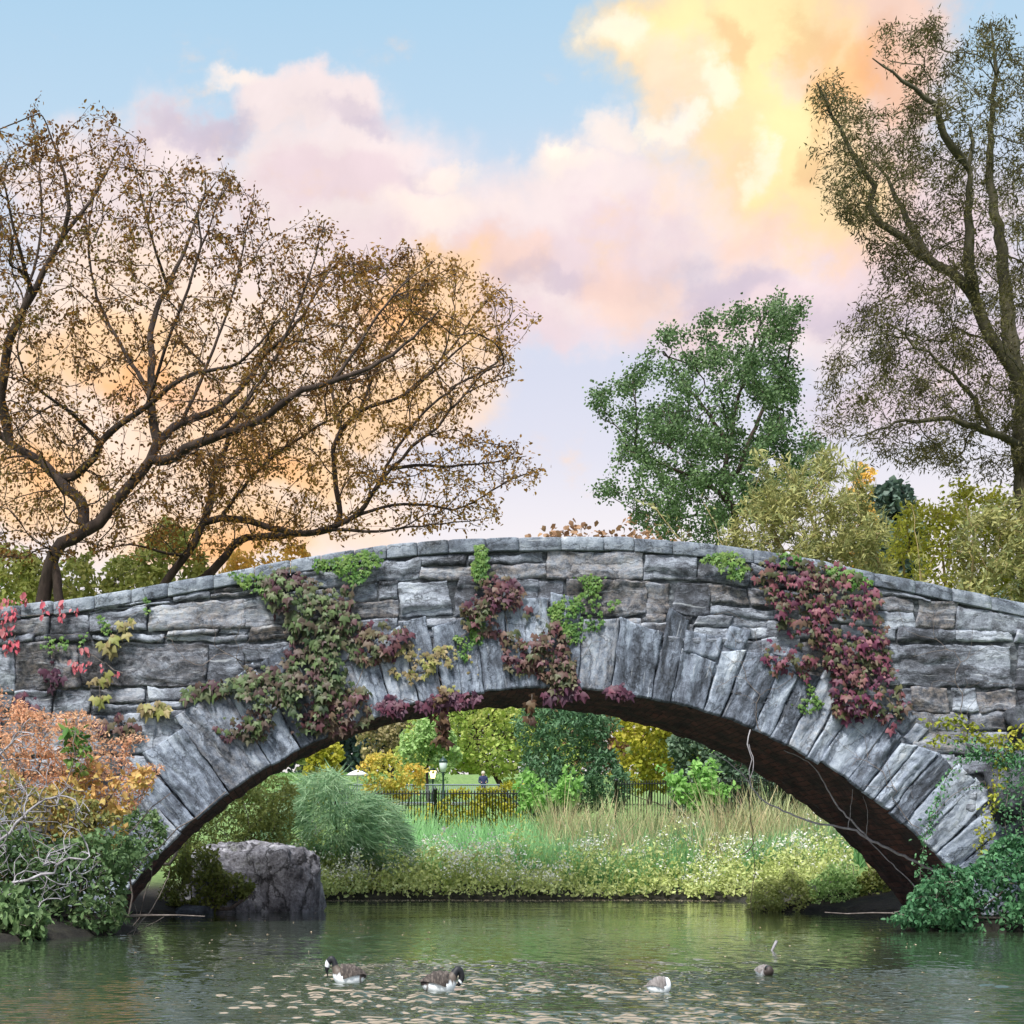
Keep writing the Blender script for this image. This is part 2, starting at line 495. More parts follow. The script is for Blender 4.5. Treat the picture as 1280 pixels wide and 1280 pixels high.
def stone_mat(name, base=((70, 74, 84), (112, 118, 130), (150, 156, 166)), warm=(140, 122, 108), grain=True, warm_amt=0.5):
    """cleft schist: UV.x runs along the grain of each block, UV.y across it"""
    m, b = new_mat(name)
    uv = b.n('ShaderNodeUVMap'); uv.uv_map = 'UVMap'
    geo = b.n('ShaderNodeNewGeometry')
    tc = b.n('ShaderNodeTexCoord')
    rnd = geo.outputs['Random Per Island']
    gv = b.vmath('MULTIPLY', uv.outputs[0], (1.0, 3.2, 1.0) if grain else (1.6, 1.6, 1))
    n1 = b.noise(gv, 1.3, 9, 0.68, 0.6)
    n2 = b.noise(uv.outputs[0], 7.0, 8, 0.7)
    n3 = b.noise(tc.outputs['Object'], 0.55, 4, 0.6)
    n4 = b.noise(b.vmath('MULTIPLY', uv.outputs[0], (1.2, 14.0, 1.0)), 1.0, 6, 0.6, 0.3)
    v = b.math('ADD', b.math('MULTIPLY', n1.outputs[0], 0.6), b.math('MULTIPLY', n2.outputs[0], 0.32))
    v = b.math('ADD', v, b.math('MULTIPLY_ADD', b.noise(uv.outputs[0], 38.0, 4, 0.7).outputs[0], 0.24, -0.02))
    v = b.math('ADD', v, b.math('MULTIPLY_ADD', rnd, 0.13, -0.10))
    v = b.math('ADD', v, b.math('MULTIPLY_ADD', n3.outputs[0], 0.4, -0.2))
    dark = tuple(x * 0.55 for x in base[0])
    c = b.ramp(v, [(0.36, lin(dark)), (0.47, lin(base[0])), (0.56, lin(base[1])), (0.66, lin(base[2])), (0.76, lin((206, 210, 215)))])
    # iron-stained blocks and patches
    wm = b.math('MULTIPLY', b.remap(b.math('FRACT', b.math('MULTIPLY', rnd, 7.7)), 0.6, 0.95), b.remap(n2.outputs[0], 0.4, 0.65))
    c = b.mix(b.math('MULTIPLY', wm, warm_amt), c, lin(warm))
    # pale quartz seams
    q = b.remap(n4.outputs[0], 0.62, 0.68)
    c = b.mix(b.math('MULTIPLY', q, 0.4), c, lin((200, 205, 210)))
    # lichen and damp
    lm = b.remap(b.noise(tc.outputs['Object'], 1.4, 7, 0.7).outputs[0], 0.58, 0.7)
    c = b.mix(b.math('MULTIPLY', lm, 0.55), c, lin((52, 54, 52)))
    p = b.n('ShaderNodeBsdfPrincipled')
    b.set(p.inputs['Base Color'], c)
    p.inputs['Roughness'].default_value = 0.75
    p.inputs['Specular IOR Level'].default_value = 0.35
    h = b.math('ADD', b.math('MULTIPLY', n1.outputs[0], 0.6), b.math('MULTIPLY', n2.outputs[0], 0.4))
    vo = b.n('ShaderNodeTexVoronoi', feature='DISTANCE_TO_EDGE'); vo.inputs['Scale'].default_value = 0.9
    b.set(vo.inputs['Vector'], b.vmath('ADD', b.vmath('MULTIPLY', uv.outputs[0], (0.7, 2.6, 1)), b.vmath('SCALE', n2.outputs['Color'], 0.6)))
    crack = b.remap(vo.outputs['Distance'], 0.0, 0.02)
    h = b.math('ADD', h, b.math('MULTIPLY', crack, 0.25))
    bp = b.n('ShaderNodeBump'); bp.inputs['Strength'].default_value = 1.0; bp.inputs['Distance'].default_value = 0.075
    b.set(bp.inputs['Height'], h)
    b.t.links.new(bp.outputs[0], p.inputs['Normal'])
    finish(b, p.outputs[0])
    return m

M_STONE = stone_mat('wall_schist', ((76, 79, 87), (125, 131, 142), (168, 176, 187)), warm=(150, 136, 122), warm_amt=0.5)
M_RING = stone_mat('arch_schist', ((86, 93, 105), (130, 140, 155), (172, 182, 194)), (152, 142, 132), warm_amt=0.4)
M_COPE = stone_mat('coping_granite', ((96, 104, 116), (128, 137, 148), (158, 166, 176)), (120, 122, 116), grain=False, warm_amt=0.4)
M_MORTAR = rough_mat('lime_mortar', [(36, 38, 42), (74, 79, 86), (150, 156, 162)], 4.5, 0.95, 1.0, (1, 1, 1.6), 0.08)
M_SOFFIT, b_ = new_mat('dark_brick_vault')  # red-brown brick with darker noise blotches
_u = b_.n('ShaderNodeUVMap'); _u.uv_map = 'UVMap'
_br = b_.n('ShaderNodeTexBrick'); b_.set(_br.inputs['Vector'], _u.outputs[0])
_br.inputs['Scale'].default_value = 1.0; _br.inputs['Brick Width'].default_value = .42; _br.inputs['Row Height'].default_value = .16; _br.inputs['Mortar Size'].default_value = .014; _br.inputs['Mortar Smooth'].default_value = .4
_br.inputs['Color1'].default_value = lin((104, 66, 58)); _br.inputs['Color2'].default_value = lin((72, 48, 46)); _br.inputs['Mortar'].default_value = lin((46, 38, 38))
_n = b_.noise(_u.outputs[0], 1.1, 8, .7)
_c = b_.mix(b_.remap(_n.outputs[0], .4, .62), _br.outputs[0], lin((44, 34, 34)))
_p = b_.n('ShaderNodeBsdfPrincipled'); b_.set(_p.inputs['Base Color'], _c); _p.inputs['Roughness'].default_value = .9
_b = b_.n('ShaderNodeBump'); _b.inputs['Distance'].default_value = .04
b_.set(_b.inputs['Height'], b_.math('SUBTRACT', b_.noise(_u.outputs[0], 9.0, 6, .7).outputs[0], _br.outputs['Fac']))
b_.t.links.new(_b.outputs[0], _p.inputs['Normal']); finish(b_, _p.outputs[0])
M_ROCK = rough_mat('boulder_rock', [(74, 73, 76), (138, 136, 142), (176, 175, 182), (214, 214, 220)], 2.2, 0.85, 1.0, (1, 1, 0.45), 0.22)
M_ROCKC, b_ = new_mat('cracked_boulder')
_t = b_.n('ShaderNodeTexCoord').outputs['Object']
_n = b_.noise(b_.vmath('MULTIPLY', _t, (1, 1, .6)), 2.4, 10, 0.7)
_f = b_.noise(_t, 16.0, 6, 0.7)
_v = b_.n('ShaderNodeTexVoronoi', feature='DISTANCE_TO_EDGE'); _v.inputs['Scale'].default_value = 1.1
b_.set(_v.inputs['Vector'], b_.vmath('ADD', b_.vmath('MULTIPLY', _t, (1, 1, .55)), b_.vmath('SCALE', _n.outputs['Color'], .7)))
_k = b_.remap(_v.outputs['Distance'], 0.0, 0.035)
_c = b_.ramp(b_.math('ADD', b_.math('MULTIPLY', _n.outputs[0], .7), b_.math('MULTIPLY', _f.outputs[0], .3)), [(.36, lin((60, 60, 66))), (.47, lin((112, 111, 118))), (.56, lin((156, 156, 164))), (.68, lin((208, 208, 212)))])
_c = b_.mix(b_.math('MULTIPLY', b_.remap(b_.noise(_t, 1.6, 6, .7).outputs[0], .56, .66), .6), _c, lin((84, 92, 60)))
_c = b_.mix(b_.math('MULTIPLY', b_.math('SUBTRACT', 1.0, _k), .7), _c, lin((40, 38, 40)))
_p = b_.n('ShaderNodeBsdfPrincipled'); b_.set(_p.inputs['Base Color'], _c); _p.inputs['Roughness'].default_value = .85
_b = b_.n('ShaderNodeBump'); _b.inputs['Distance'].default_value = .12
b_.set(_b.inputs['Height'], b_.math('ADD', b_.math('ADD', _n.outputs[0], b_.math('MULTIPLY', _f.outputs[0], .4)), b_.math('MULTIPLY', _k, .3)))
b_.t.links.new(_b.outputs[0], _p.inputs['Normal']); finish(b_, _p.outputs[0])
M_ROCKD = rough_mat('dark_rock', [(34, 36, 40), (70, 74, 82), (120, 126, 134)], 2.6, 0.85, 1.0, (1, 1, 0.6), 0.15)
M_BARK = rough_mat('dark_bark', [(38, 30, 27), (62, 50, 44), (88, 74, 66)], 5.0, 0.95, 0.8, (1, 1, 0.25), 0.03)
M_BARKG = rough_mat('mossy_bark', [(48, 44, 34), (74, 70, 52), (98, 92, 72)], 5.0, 0.95, 0.8, (1, 1, 0.25), 0.03)
M_TWIG = rough_mat('weathered_twig', [(112, 106, 108), (150, 146, 150), (184, 182, 188)], 9.0, 0.85, 0.3)
M_STEM = rough_mat('vine_stem', [(70, 62, 58), (110, 100, 94), (140, 130, 124)], 9.0, 0.9, 0.3)
M_TAN = rough_mat('tan_stem', [(120, 104, 70), (160, 142, 100), (190, 172, 130)], 9.0, 0.9, 0.3)
M_IRON = plain_mat('black_iron', (24, 28, 30), 0.5)

# ------------------------------------------------------------------ ground and pond
POND = np.array([(-25, -12), (-20, 8), (-14, 18), (-8, 24), (-4.6, 26), (-3.0, 29.4), (-2.75, 31), (-3.5, 35), (-3.7, 39.5), (-2.2, 42.4), (0.3, 43),
                 (0.9, 46), (1.0, 51), (0.6, 55.6), (2.4, 56.4), (5, 56.8), (8, 56.3), (11.5, 57), (14.5, 55.6), (14.0, 50), (12.6, 45), (12.0, 43.2), (13.4, 42.3),
                 (14.4, 40.5), (14.5, 35), (12.6, 32), (11.1, 31.2), (13.2, 30.4), (18, 27), (24, 18), (28, -12)], float)
PROF_Y = [0, 45, 52, 62, 74, 88, 95, 120, 140, 180, 1200]
PROF_Z = [2.2, 2.2, 1.1, 1.1, 2.3, 4.1, 4.8, 5.5, 9.0, 10.5, 13.0]
def ground_z(x, y):
    x = np.atleast_1d(np.asarray(x, float)); y = np.atleast_1d(np.asarray(y, float))
    x, y = np.broadcast_arrays(x, y)
    xf, yf = x.ravel(), y.ravel()
    d = poly_dist(xf, yf, POND)
    ins = in_poly(xf, yf, POND)
    pr = np.interp(yf, PROF_Y, PROF_Z)
    side = np.clip((np.abs(xf - 5.3) - 13) / 10, 0, 1) * np.clip((yf - 20) / 12, 0, 1) * np.clip((75 - yf) / 20, 0, 1) * 2.0
    z = 0.07 + (pr + side) * (1 - np.exp(-d * 0.30 / np.maximum(pr, 0.5)))
    z = np.where(ins, -0.15 - np.minimum(d * 0.4, 0.9), z)
    return z.reshape(x.shape)
def gz(x, y):
    return float(ground_z(x, y)[0])

def axis(*segs):
    out = []
    for a, b2, s in segs:
        out.append(np.arange(a, b2, s))
    return np.concatenate(out)
gx = axis((-1500, -150, 90), (-150, -30, 8), (-30, -10, 1.0), (-10, 22, 0.3), (22, 50, 1.2), (50, 160, 8), (160, 1600, 90))
gy = axis((-200, -15, 12), (-15, 22, 1.5), (22, 62, 0.35), (62, 110, 1.2), (110, 240, 5), (240, 2400, 80))
GX, GY = np.meshgrid(gx, gy)
GZ = ground_z(GX, GY)
for i in range(GZ.shape[0]):
    for j in range(GZ.shape[1]):
        if -30 < gx[j] < 50 and 20 < gy[i] < 240:
            GZ[i, j] += 0.10 * mnoise.noise((gx[j] * 0.5, gy[i] * 0.5, 0)) * (0.4 if GZ[i, j] < 0.15 else 1.0)
ny, nx = GX.shape
ii = (np.arange(ny - 1)[:, None] * nx + np.arange(nx - 1)[None, :]).ravel()
M_GROUND, b_ = new_mat('bank_soil_and_turf')
tc_ = b_.n('ShaderNodeTexCoord')
sep_ = b_.n('ShaderNodeSeparateXYZ'); b_.set(sep_.inputs[0], tc_.outputs['Object'])
soil = b_.ramp(b_.noise(tc_.outputs['Object'], 2.5, 8, 0.7).outputs[0], [(0.3, lin((20, 18, 16))), (0.55, lin((36, 33, 26))), (0.75, lin((62, 62, 42)))])
turf = b_.ramp(b_.noise(tc_.outputs['Object'], 3.0, 8, 0.7).outputs[0], [(0.3, lin((78, 104, 56))), (0.55, lin((108, 136, 74))), (0.75, lin((140, 164, 96)))])
gcol = b_.mix(b_.remap(sep_.outputs[2], 0.5, 1.0), soil, turf)
pp = b_.n('ShaderNodeBsdfPrincipled'); b_.set(pp.inputs['Base Color'], gcol); pp.inputs['Roughness'].default_value = 0.95
bp_ = b_.n('ShaderNodeBump'); bp_.inputs['Distance'].default_value = 0.06; b_.set(bp_.inputs['Height'], b_.noise(tc_.outputs['Object'], 9, 6, 0.7).outputs[0])
b_.t.links.new(bp_.outputs[0], pp.inputs['Normal'])
finish(b_, pp.outputs[0])
g = umesh('ground', np.stack([GX, GY, GZ], -1).reshape(-1, 3), np.stack([ii, ii + 1, ii + nx + 1, ii + nx], 1), M_GROUND, smooth=True)
tag(g, 'earth banks and turf rising round the pond', 'ground', kind='structure')

# pond surface
WAVE = 0.33
M_WATER, b_ = new_mat('pond_water')
tc_ = b_.n('ShaderNodeTexCoord')
pp = b_.n('ShaderNodeBsdfPrincipled')
pp.inputs['Base Color'].default_value = (0.032, 0.048, 0.026, 1)
pp.inputs['Roughness'].default_value = 0.03
pp.inputs['IOR'].default_value = 1.9
obj_ = tc_.outputs['Object']
w1 = b_.noise(b_.vmath('MULTIPLY', obj_, (2.0, 1.5, 1)), 1.0, 2, 0.5)
w2 = b_.noise(b_.vmath('MULTIPLY', obj_, (5.5, 3.2, 1)), 1.0, 2, 0.5)
patch = b_.remap(b_.noise(b_.vmath('MULTIPLY', obj_, (0.16, 0.22, 1)), 1.0, 3, 0.5).outputs[0], 0.42, 0.62, 0.2, 1.3)
wp = b_.remap(b_.vmath('LENGTH', b_.vmath('MULTIPLY', b_.vmath('ADD', b_.vmath('SUBTRACT', obj_, (1.6, 15.5, 0)), b_.vmath('MULTIPLY', b_.vmath('SUBTRACT', b_.noise(obj_, 0.5, 3, 0.6).outputs['Color'], (.5, .5, .5)), (2.5, 5, 0))), (1 / 3.4, 1 / 8.0, 0))), 1.0, 0.45)
hh = b_.math('ADD', b_.math('MULTIPLY', w1.outputs[0], 0.55), b_.math('MULTIPLY', b_.math('MULTIPLY', w2.outputs[0], patch), 0.45))
bp_ = b_.n('ShaderNodeBump'); bp_.inputs['Strength'].default_value = 1.0; bp_.inputs['Distance'].default_value = 0.036
b_.set(bp_.inputs['Height'], b_.math('MULTIPLY', hh, b_.math('MULTIPLY_ADD', wp, 0.3, 0.75)))
b_.t.links.new(bp_.outputs[0], pp.inputs['Normal'])
finish(b_, pp.outputs[0])
# the near water carries real ripples, strongest where the breeze touches it
wxs = np.concatenate([[-46, -12], np.arange(-7, 16, 0.045), [20, 46]])
wys = [12.0]
while wys[-1] < 34: wys.append(wys[-1] + 0.024 * (wys[-1] / 13) ** 1.2)
wys = np.concatenate([[-11.5, 4, 9], wys, [40, 60]])
WX, WY = np.meshgrid(wxs, wys)
WZ = np.zeros_like(WX)
wr = np.random.default_rng(3)
for _ in range(46):
    lam = wr.uniform(0.10, 0.27); th = wr.normal(math.pi / 2, 0.42); kk = 2 * math.pi / lam
    WZ += lam * np.sin(kk * (np.cos(th) * WX + np.sin(th) * WY) + wr.uniform(0, 6.28) + 0.9 * np.sin(WX * wr.uniform(.3, .9) + wr.uniform(0, 6)) + 0.9 * np.sin(WY * wr.uniform(.3, .9)))
WZ *= WAVE / (2 * math.pi * math.sqrt(46 / 2))
pe = ((WX - 2.0) / 3.0) ** 2 + ((WY - 15.2) / 5.5) ** 2
gust = np.exp(-pe ** 1.5) * (0.65 + 0.5 * np.sin(WX * 1.3 + np.sin(WY * .7) * 2) * np.sin(WY * 1.1 + WX * .4))
gust += 0.35 * np.exp(-((WX - 6.4) / 2.2) ** 2 - ((WY - 17.5) / 3.0) ** 2)
edge = np.clip((WX + 7) / 2, 0, 1) * np.clip((15.9 - WX) / 2, 0, 1) * np.clip((WY - 11) / 1.5, 0, 1) * np.clip((34 - WY) / 6, 0, 1)
WZ *= (0.10 + np.clip(gust, 0, 1.2)) * edge
wn = len(wxs)
wi = (np.arange(len(wys) - 1)[:, None] * wn + np.arange(wn - 1)[None, :]).ravel()
w = umesh('pond_water', np.stack([WX, WY, WZ], -1).reshape(-1, 3), np.stack([wi, wi + 1, wi + wn + 1, wi + wn], 1), M_WATER, smooth=True)
tag(w, 'dark green rippled pond water under the arch', 'water', kind='structure')

# ------------------------------------------------------------------ bridge
KB = F / YB        # pixels per metre on the bridge front
def BX(px): return (px - CX) / KB
def BZ(py): return CAMH + (CY - py) / KB
TOP = np.array([(-420, 800), (-200, 782), (-60, 766), (0, 759), (34, 755), (82, 750), (160, 738), (220, 727), (278, 716.5), (328, 707), (400, 694), (483, 681), (552, 675), (636, 672),
                (700, 671), (780, 672), (840, 676), (898, 681), (960, 690), (1020, 700), (1077, 713), (1138, 724), (1200, 738), (1268, 752), (1330, 765), (1500, 795), (1750, 830)])
TX, TZ = BX(TOP[:, 0]), BZ(TOP[:, 1])
def top_z(x): return np.interp(x, TX, TZ)
XL, XR = BX(-330), BX(1640)
ARC_X, ARC_R = BX(683), 670 / KB
ARC_Z = BZ(861) - ARC_R
BW = 4.55          # bridge depth
COPE_H, COPE_O = 0.285, 0.07

bridge = thing('stone_bridge', (ARC_X, YB + BW / 2, 0), 'weathered grey stone arch bridge with creeper spanning the pond', 'bridge')

def rock_disp(u, v, seed):
    a = mnoise.fractal((u * 0.9 + seed, v * 3.4 - seed, seed * 1.3), 0.9, 2.1, 5)
    c = mnoise.noise((u * 0.7 - seed, v * 1.1 + seed, seed))
    # ledges where the schist split along its layers
    s = math.floor((v * 2.3 + 0.5 * c + 0.25 * a) * 2.2) / 2.2
    led = mnoise.noise((s * 3.1 + seed, u * 0.35, seed))
    return 0.45 * a + 0.35 * c + 0.6 * led

def stone_block(A, q, yf, depth, amp, cell, gap, seed, along_u=True, wob=0.05, rnd=0.06):
    """A: accumulator (verts, faces, uvs). q: 4 corners (x,z) ll, lr, ur, ul. Rough-faced block with softened edges."""
    V, Fs, U = A
    q = [np.array(c, float) for c in q]
    w = 0.5 * (np.linalg.norm(q[1] - q[0]) + np.linalg.norm(q[2] - q[3]))
    h = 0.5 * (np.linalg.norm(q[3] - q[0]) + np.linalg.norm(q[2] - q[1]))
    if w < 0.06 or h < 0.05:
        return
    nu = max(4, int(w / cell)); nv = max(4, int(h / cell))
    e_ = min(0.013, 0.2 * min(w, h))
    SU = [0.0, e_ / w] + list(np.linspace(0, 1, nu - 1)[1:-1]) + [1 - e_ / w, 1.0]
    TV = [0.0, e_ / h] + list(np.linspace(0, 1, nv - 1)[1:-1]) + [1 - e_ / h, 1.0]
    nu = len(SU) - 1; nv = len(TV) - 1
    base = len(V)
    bu = random.uniform(-0.4, 0.4); bv = random.uniform(-0.4, 0.4)
    proud = random.uniform(0.005, 0.045)
    for j in range(nv + 1):
        for i in range(nu + 1):
            s = SU[i]; t = TV[j]
            # ease the grid towards the edges so the roundover is fine
            s2 = s + 0.0; t2 = t + 0.0
            su = gap / w + s2 * (1 - 2 * gap / w); tv = gap / h + t2 * (1 - 2 * gap / h)
            p = q[0] * (1 - su) * (1 - tv) + q[1] * su * (1 - tv) + q[2] * su * tv + q[3] * (1 - su) * tv
            eu = min(s, 1 - s) * w; ev = min(t, 1 - t) * h
            e = min(eu, ev)
            uu = s * w; vv = t * h
            if wob:
                n_ = mnoise.noise((p[0] * 2.3, p[1] * 2.3, seed)); m_ = mnoise.noise((p[0] * 2.3 + 9, p[1] * 2.3, seed))
                fall = 1.0
                n2_ = mnoise.noise((p[0] * 8.3, p[1] * 8.3, seed)); m2_ = mnoise.noise((p[0] * 8.3 + 9, p[1] * 8.3, seed))
                p = p + np.array((n_ + .35 * n2_, m_ + .35 * m2_)) * wob * fall
            gu, gv = (uu, vv) if along_u else (vv, uu)
            dsp = rock_disp(gu, gv, seed) * amp + (s - .5) * bu * 0.08 + (t - .5) * bv * 0.08
            edge = min(1.0, e / (rnd * (0.45 + 0.9 * abs(mnoise.noise((p[0] * 3.1, p[1] * 3.1, seed + 7))))))
            edge = math.sqrt(max(0.0, 1 - (1 - edge) ** 2))
            y = yf - proud - edge * max(-0.01, depth * 0.45 + dsp) + (1 - edge) * 0.02
            if e <= 1e-9:
                y = yf + 0.07
            V.append((p[0], y, p[1]))
            U.append((gu + seed * 3.1, gv + seed * 1.7))
    for j in range(nv):
        for i in range(nu):
            a = base + j * (nu + 1) + i
            Fs.append((a, a + 1, a + nu + 2, a + nu + 1))

def ring_pt(ang, r):
    return (ARC_X + r * math.sin(ang), ARC_Z + r * math.cos(ang))

# voussoirs: long slabs set on end round the arch
VO = ([], [], [])
amax = math.acos((BZ(1154) - 0.3 - ARC_Z) / ARC_R)
ang = -amax
random.seed(21)
VOUS = []
while ang < amax:
    wd = random.choice([0.34, 0.45, 0.55, 0.7, 0.82, 0.4, 0.5]) * (1.25 if ang < -0.3 else 1.0 if ang < 0.35 else 0.85)
    da = wd / ARC_R
    a2 = min(ang + da, amax + 0.02)
    mid = 0.5 * (ang + a2)
    L = random.uniform(1.35, 1.95) if mid > -0.1 else random.uniform(1.5, 2.1)
    if random.random() < 0.12: L *= 0.78
    r0 = ARC_R + random.uniform(-0.035, 0.03)
    lean = random.uniform(-0.004, 0.004)
    dl = random.uniform(-0.1, 0.1)
    qd = [ring_pt(ang, r0), ring_pt(a2, r0), ring_pt(a2 + lean, ARC_R + L + dl), ring_pt(ang + lean, ARC_R + L - dl)]
    VOUS.append((ang, a2, L))
    stone_block(VO, qd, YB - 0.05, 0.06, 0.11, 0.042, 0.003, random.uniform(0, 90), along_u=False, wob=0.035, rnd=0.022)
    # slabs split across by a joint carry a shorter stone above
    if L < 1.45:
        qd = [ring_pt(ang, ARC_R + L + 0.0), ring_pt(a2, ARC_R + L), ring_pt(a2 + lean, ARC_R + L + 0.5), ring_pt(ang + lean, ARC_R + L + 0.45)]
        stone_block(VO, qd, YB - 0.03, 0.06, 0.08, 0.05, 0.006, random.uniform(0, 90), along_u=False, wob=0.04)
    ang = a2
umesh('arch_ring', VO[0], VO[1], M_RING, bridge, uvs=VO[2])

# spandrel wall: rubble courses bowing a little with the parapet
SP = ([], [], [])
random.seed(5)
zc = float(top_z(ARC_X)) - COPE_H
def row_z(k, x):
    base = ROWS[k]
    follow = max(0.12, 0.75 - 0.22 * k)
    return base + follow * (float(top_z(x)) - float(top_z(ARC_X))) + 0.13 * mnoise.noise((x * 0.33, k * 7.3, 0))
ROWS = [zc + 0.5]
zz = zc
for hgt in [0.6, 0.74, 0.42, 0.95, 0.5, 0.88, 0.62, 0.92, 0.5, 0.8, 0.7, 0.6, 0.9, 0.8]:
    zz -= hgt; ROWS.append(zz)
def clip_ring(p):
    dx, dz = p[0] - ARC_X, p[1] - ARC_Z
    r = math.hypot(dx, dz); rm = ARC_R + 0.55
    if r < rm and dz > 0:
        k = rm / max(r, 1e-3)
        return (ARC_X + dx * k, ARC_Z + dz * k)
    return p
for k in range(len(ROWS) - 1):
    x = XL - random.uniform(0, 1)
    while x < XR:
        wd = random.choice([0.55, 0.8, 1.1, 1.5, 2.0, 2.6, 1.2, 1.7])
        x2 = x + wd
        cxm = 0.5 * (x + x2)
        zt0, zt1 = row_z(k, x), row_z(k, x2); zb0, zb1 = row_z(k + 1, x), row_z(k + 1, x2)
        c0 = float(top_z(x)) - COPE_H; c1 = float(top_z(x2)) - COPE_H
        zt0, zt1 = min(zt0, c0), min(zt1, c1); zb0, zb1 = min(zb0, c0), min(zb1, c1)
        sl = random.uniform(-0.10, 0.10); dh0 = random.uniform(-.05, .05); dh1 = random.uniform(-.05, .05)
        inside = math.hypot(cxm - ARC_X, 0.5 * (zt0 + zt1) - ARC_Z) < ARC_R + 0.5 and 0.5 * (zt0 + zt1) > -1
        if not inside and max(zt0, zt1) > -0.8 and (zt0 - zb0 > 0.1 or zt1 - zb1 > 0.1):
            subs = [(x, x2, 0.0, 1.0)]
            if wd > 0.85 and random.random() < 0.35:      # a bed of two thin slabs
                m_ = random.uniform(0.35, 0.65)
                xm = x + wd * random.uniform(0.35, 0.7)
                subs = [(x, x2, 0.0, m_), (x, xm, m_, 1.0), (xm, x2, m_, 1.0)]
            for (sa, sb, ta, tb) in subs:
                def L_(xx, t):
                    f = (xx - x) / wd
                    return (zb0 * (1 - f) + zb1 * f) * (1 - t) + (zt0 * (1 - f) + zt1 * f) * t
                qd = [(sa, L_(sa, ta)), (sb, L_(sb, ta)), (sb + sl * tb, L_(sb, tb)), (sa + sl * tb, L_(sa, tb))]
                qd = [clip_ring(c) for c in qd]
                qd[2] = (qd[2][0], min(c1, qd[2][1] + dh1 * (k > 0))); qd[3] = (qd[3][0], min(c0, qd[3][1] + dh0 * (k > 0)))
                stone_block(SP, qd, YB + 0.02, 0.04, 0.095, 0.048, random.choice([0.0, 0.002, 0.004, 0.012, 0.024]), random.uniform(0, 90), wob=0.06, rnd=0.022)
        x = x2
umesh('spandrel_wall', SP[0], SP[1], M_STONE, bridge, uvs=SP[2])

# coping: dressed slabs along the parapet
CO = ([], [], [])
random.seed(12)
x = XL
while x < XR:
    wd = random.uniform(0.62, 0.95)
    x2 = x + wd
    g_ = 0.008
    base = len(CO[0])
    seed = random.uniform(0, 90)
    n = 8
    dzr = random.uniform(-0.012, 0.012); dyr = random.uniform(-0.015, 0.015)
    prof = [(0.62, -COPE_H + 0.01), (0.0, -COPE_H + 0.01), (-0.0, -COPE_H + 0.03), (-0.008, -COPE_H * 0.5), (0.0, -0.025), (0.022, 0.0), (0.30, 0.012), (0.598, 0.0), (0.62, -0.03), (0.62, -COPE_H + 0.012)]
    for i in range(n + 1):
        xx = x + g_ + (wd - 2 * g_) * i / n
        endr = 0.012 if i in (0, n) else 0.0
        for k, (py_, pz_) in enumerate(prof):
            d_ = 0.014 * mnoise.fractal((xx * 2.5, pz_ * 6 + seed, py_ * 3), 0.9, 2.0, 4)
            CO[0].append((xx, YB - COPE_O + py_ + dyr + d_ + endr * (1 if py_ < 0.3 else -1), float(top_z(xx)) + pz_ + dzr + d_ * 0.6 - (endr if pz_ > -0.1 else 0)))
            CO[2].append((xx + seed, pz_ - py_ + seed))
    m = len(prof)
    for i in range(n):
        for k in range(m - 1):
            a = base + i * m + k
            CO[1].append((a, a + 1, a + m + 1, a + m))
    CO[1].append(tuple(base + k for k in range(m))[::-1]); CO[1].append(tuple(base + n * m + k for k in range(m)))
    x = x2
lmesh('coping', CO[0], CO[1], M_COPE, bridge, uvs=CO[2])

# core of the bridge: mortar bed behind the stones, soffit barrel, deck, rear wall
def arch_strip(y0, y1, r, n=72, m=14, jitter=0.0):
    vs = []; fs = []
    am = math.acos(max(-1, (-0.8 - ARC_Z) / ARC_R))
    for i in range(n + 1):
        a = -am + 2 * am * i / n
        for j in range(m + 1):
            rr = r + (jitter * mnoise.fractal((a * 34, j * 0.22, 1.7), 0.8, 2.1, 5) if jitter else 0)
            p = ring_pt(a, rr)
            vs.append((p[0], y0 + (y1 - y0) * j / m, p[1]))
    for i in range(n):
        for j in range(m):
            q = i * (m + 1) + j
            fs.append((q, q + 1, q + m + 2, q + m + 1))
    return vs, fs
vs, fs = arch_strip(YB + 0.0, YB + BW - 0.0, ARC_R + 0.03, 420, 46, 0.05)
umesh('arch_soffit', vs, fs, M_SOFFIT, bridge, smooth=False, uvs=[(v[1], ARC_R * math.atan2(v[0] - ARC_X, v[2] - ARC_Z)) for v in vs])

def wall_sheet(y, zoff=COPE_H + 0.01):
    """wall plane with the arch cut out, as vertical strips"""
    vs = []; fs = []
    xs = np.linspace(XL, XR, 260)
    for x_ in xs:
        dx = x_ - ARC_X
        lo = -0.9
        rr = ARC_R + 0.05
        if abs(dx) < rr:
            z_ = ARC_Z + math.sqrt(rr * rr - dx * dx)
            if z_ > lo: lo = z_
        vs.append((x_, y, lo)); vs.append((x_, y, float(top_z(x_)) - zoff))
    for i in range(len(xs) - 1):
        fs.append((2 * i, 2 * i + 2, 2 * i + 3, 2 * i + 1))
    return vs, fs
vs, fs = wall_sheet(YB + 0.026)
umesh('mortar_bed', vs, fs, M_MORTAR, bridge)
M_REAR = rough_mat('rear_wall_rubble', [(60, 60, 64), (104, 106, 112), (150, 150, 152)], 1.4, 0.9, 1.0, (0.6, 1, 1.6), 0.1)
vs, fs = wall_sheet(YB + BW, 0.0)
v2, f2 = wall_sheet(YB + BW - 0.5, 0.0)
o_ = len(vs)
top_f = [(2 * i + 1, 2 * i + 3, o_ + 2 * i + 3, o_ + 2 * i + 1) for i in range(259)]
umesh('rear_wall', list(vs) + list(v2), list(fs) + [tuple(k + o_ for k in f) for f in f2] + top_f, M_REAR, bridge)
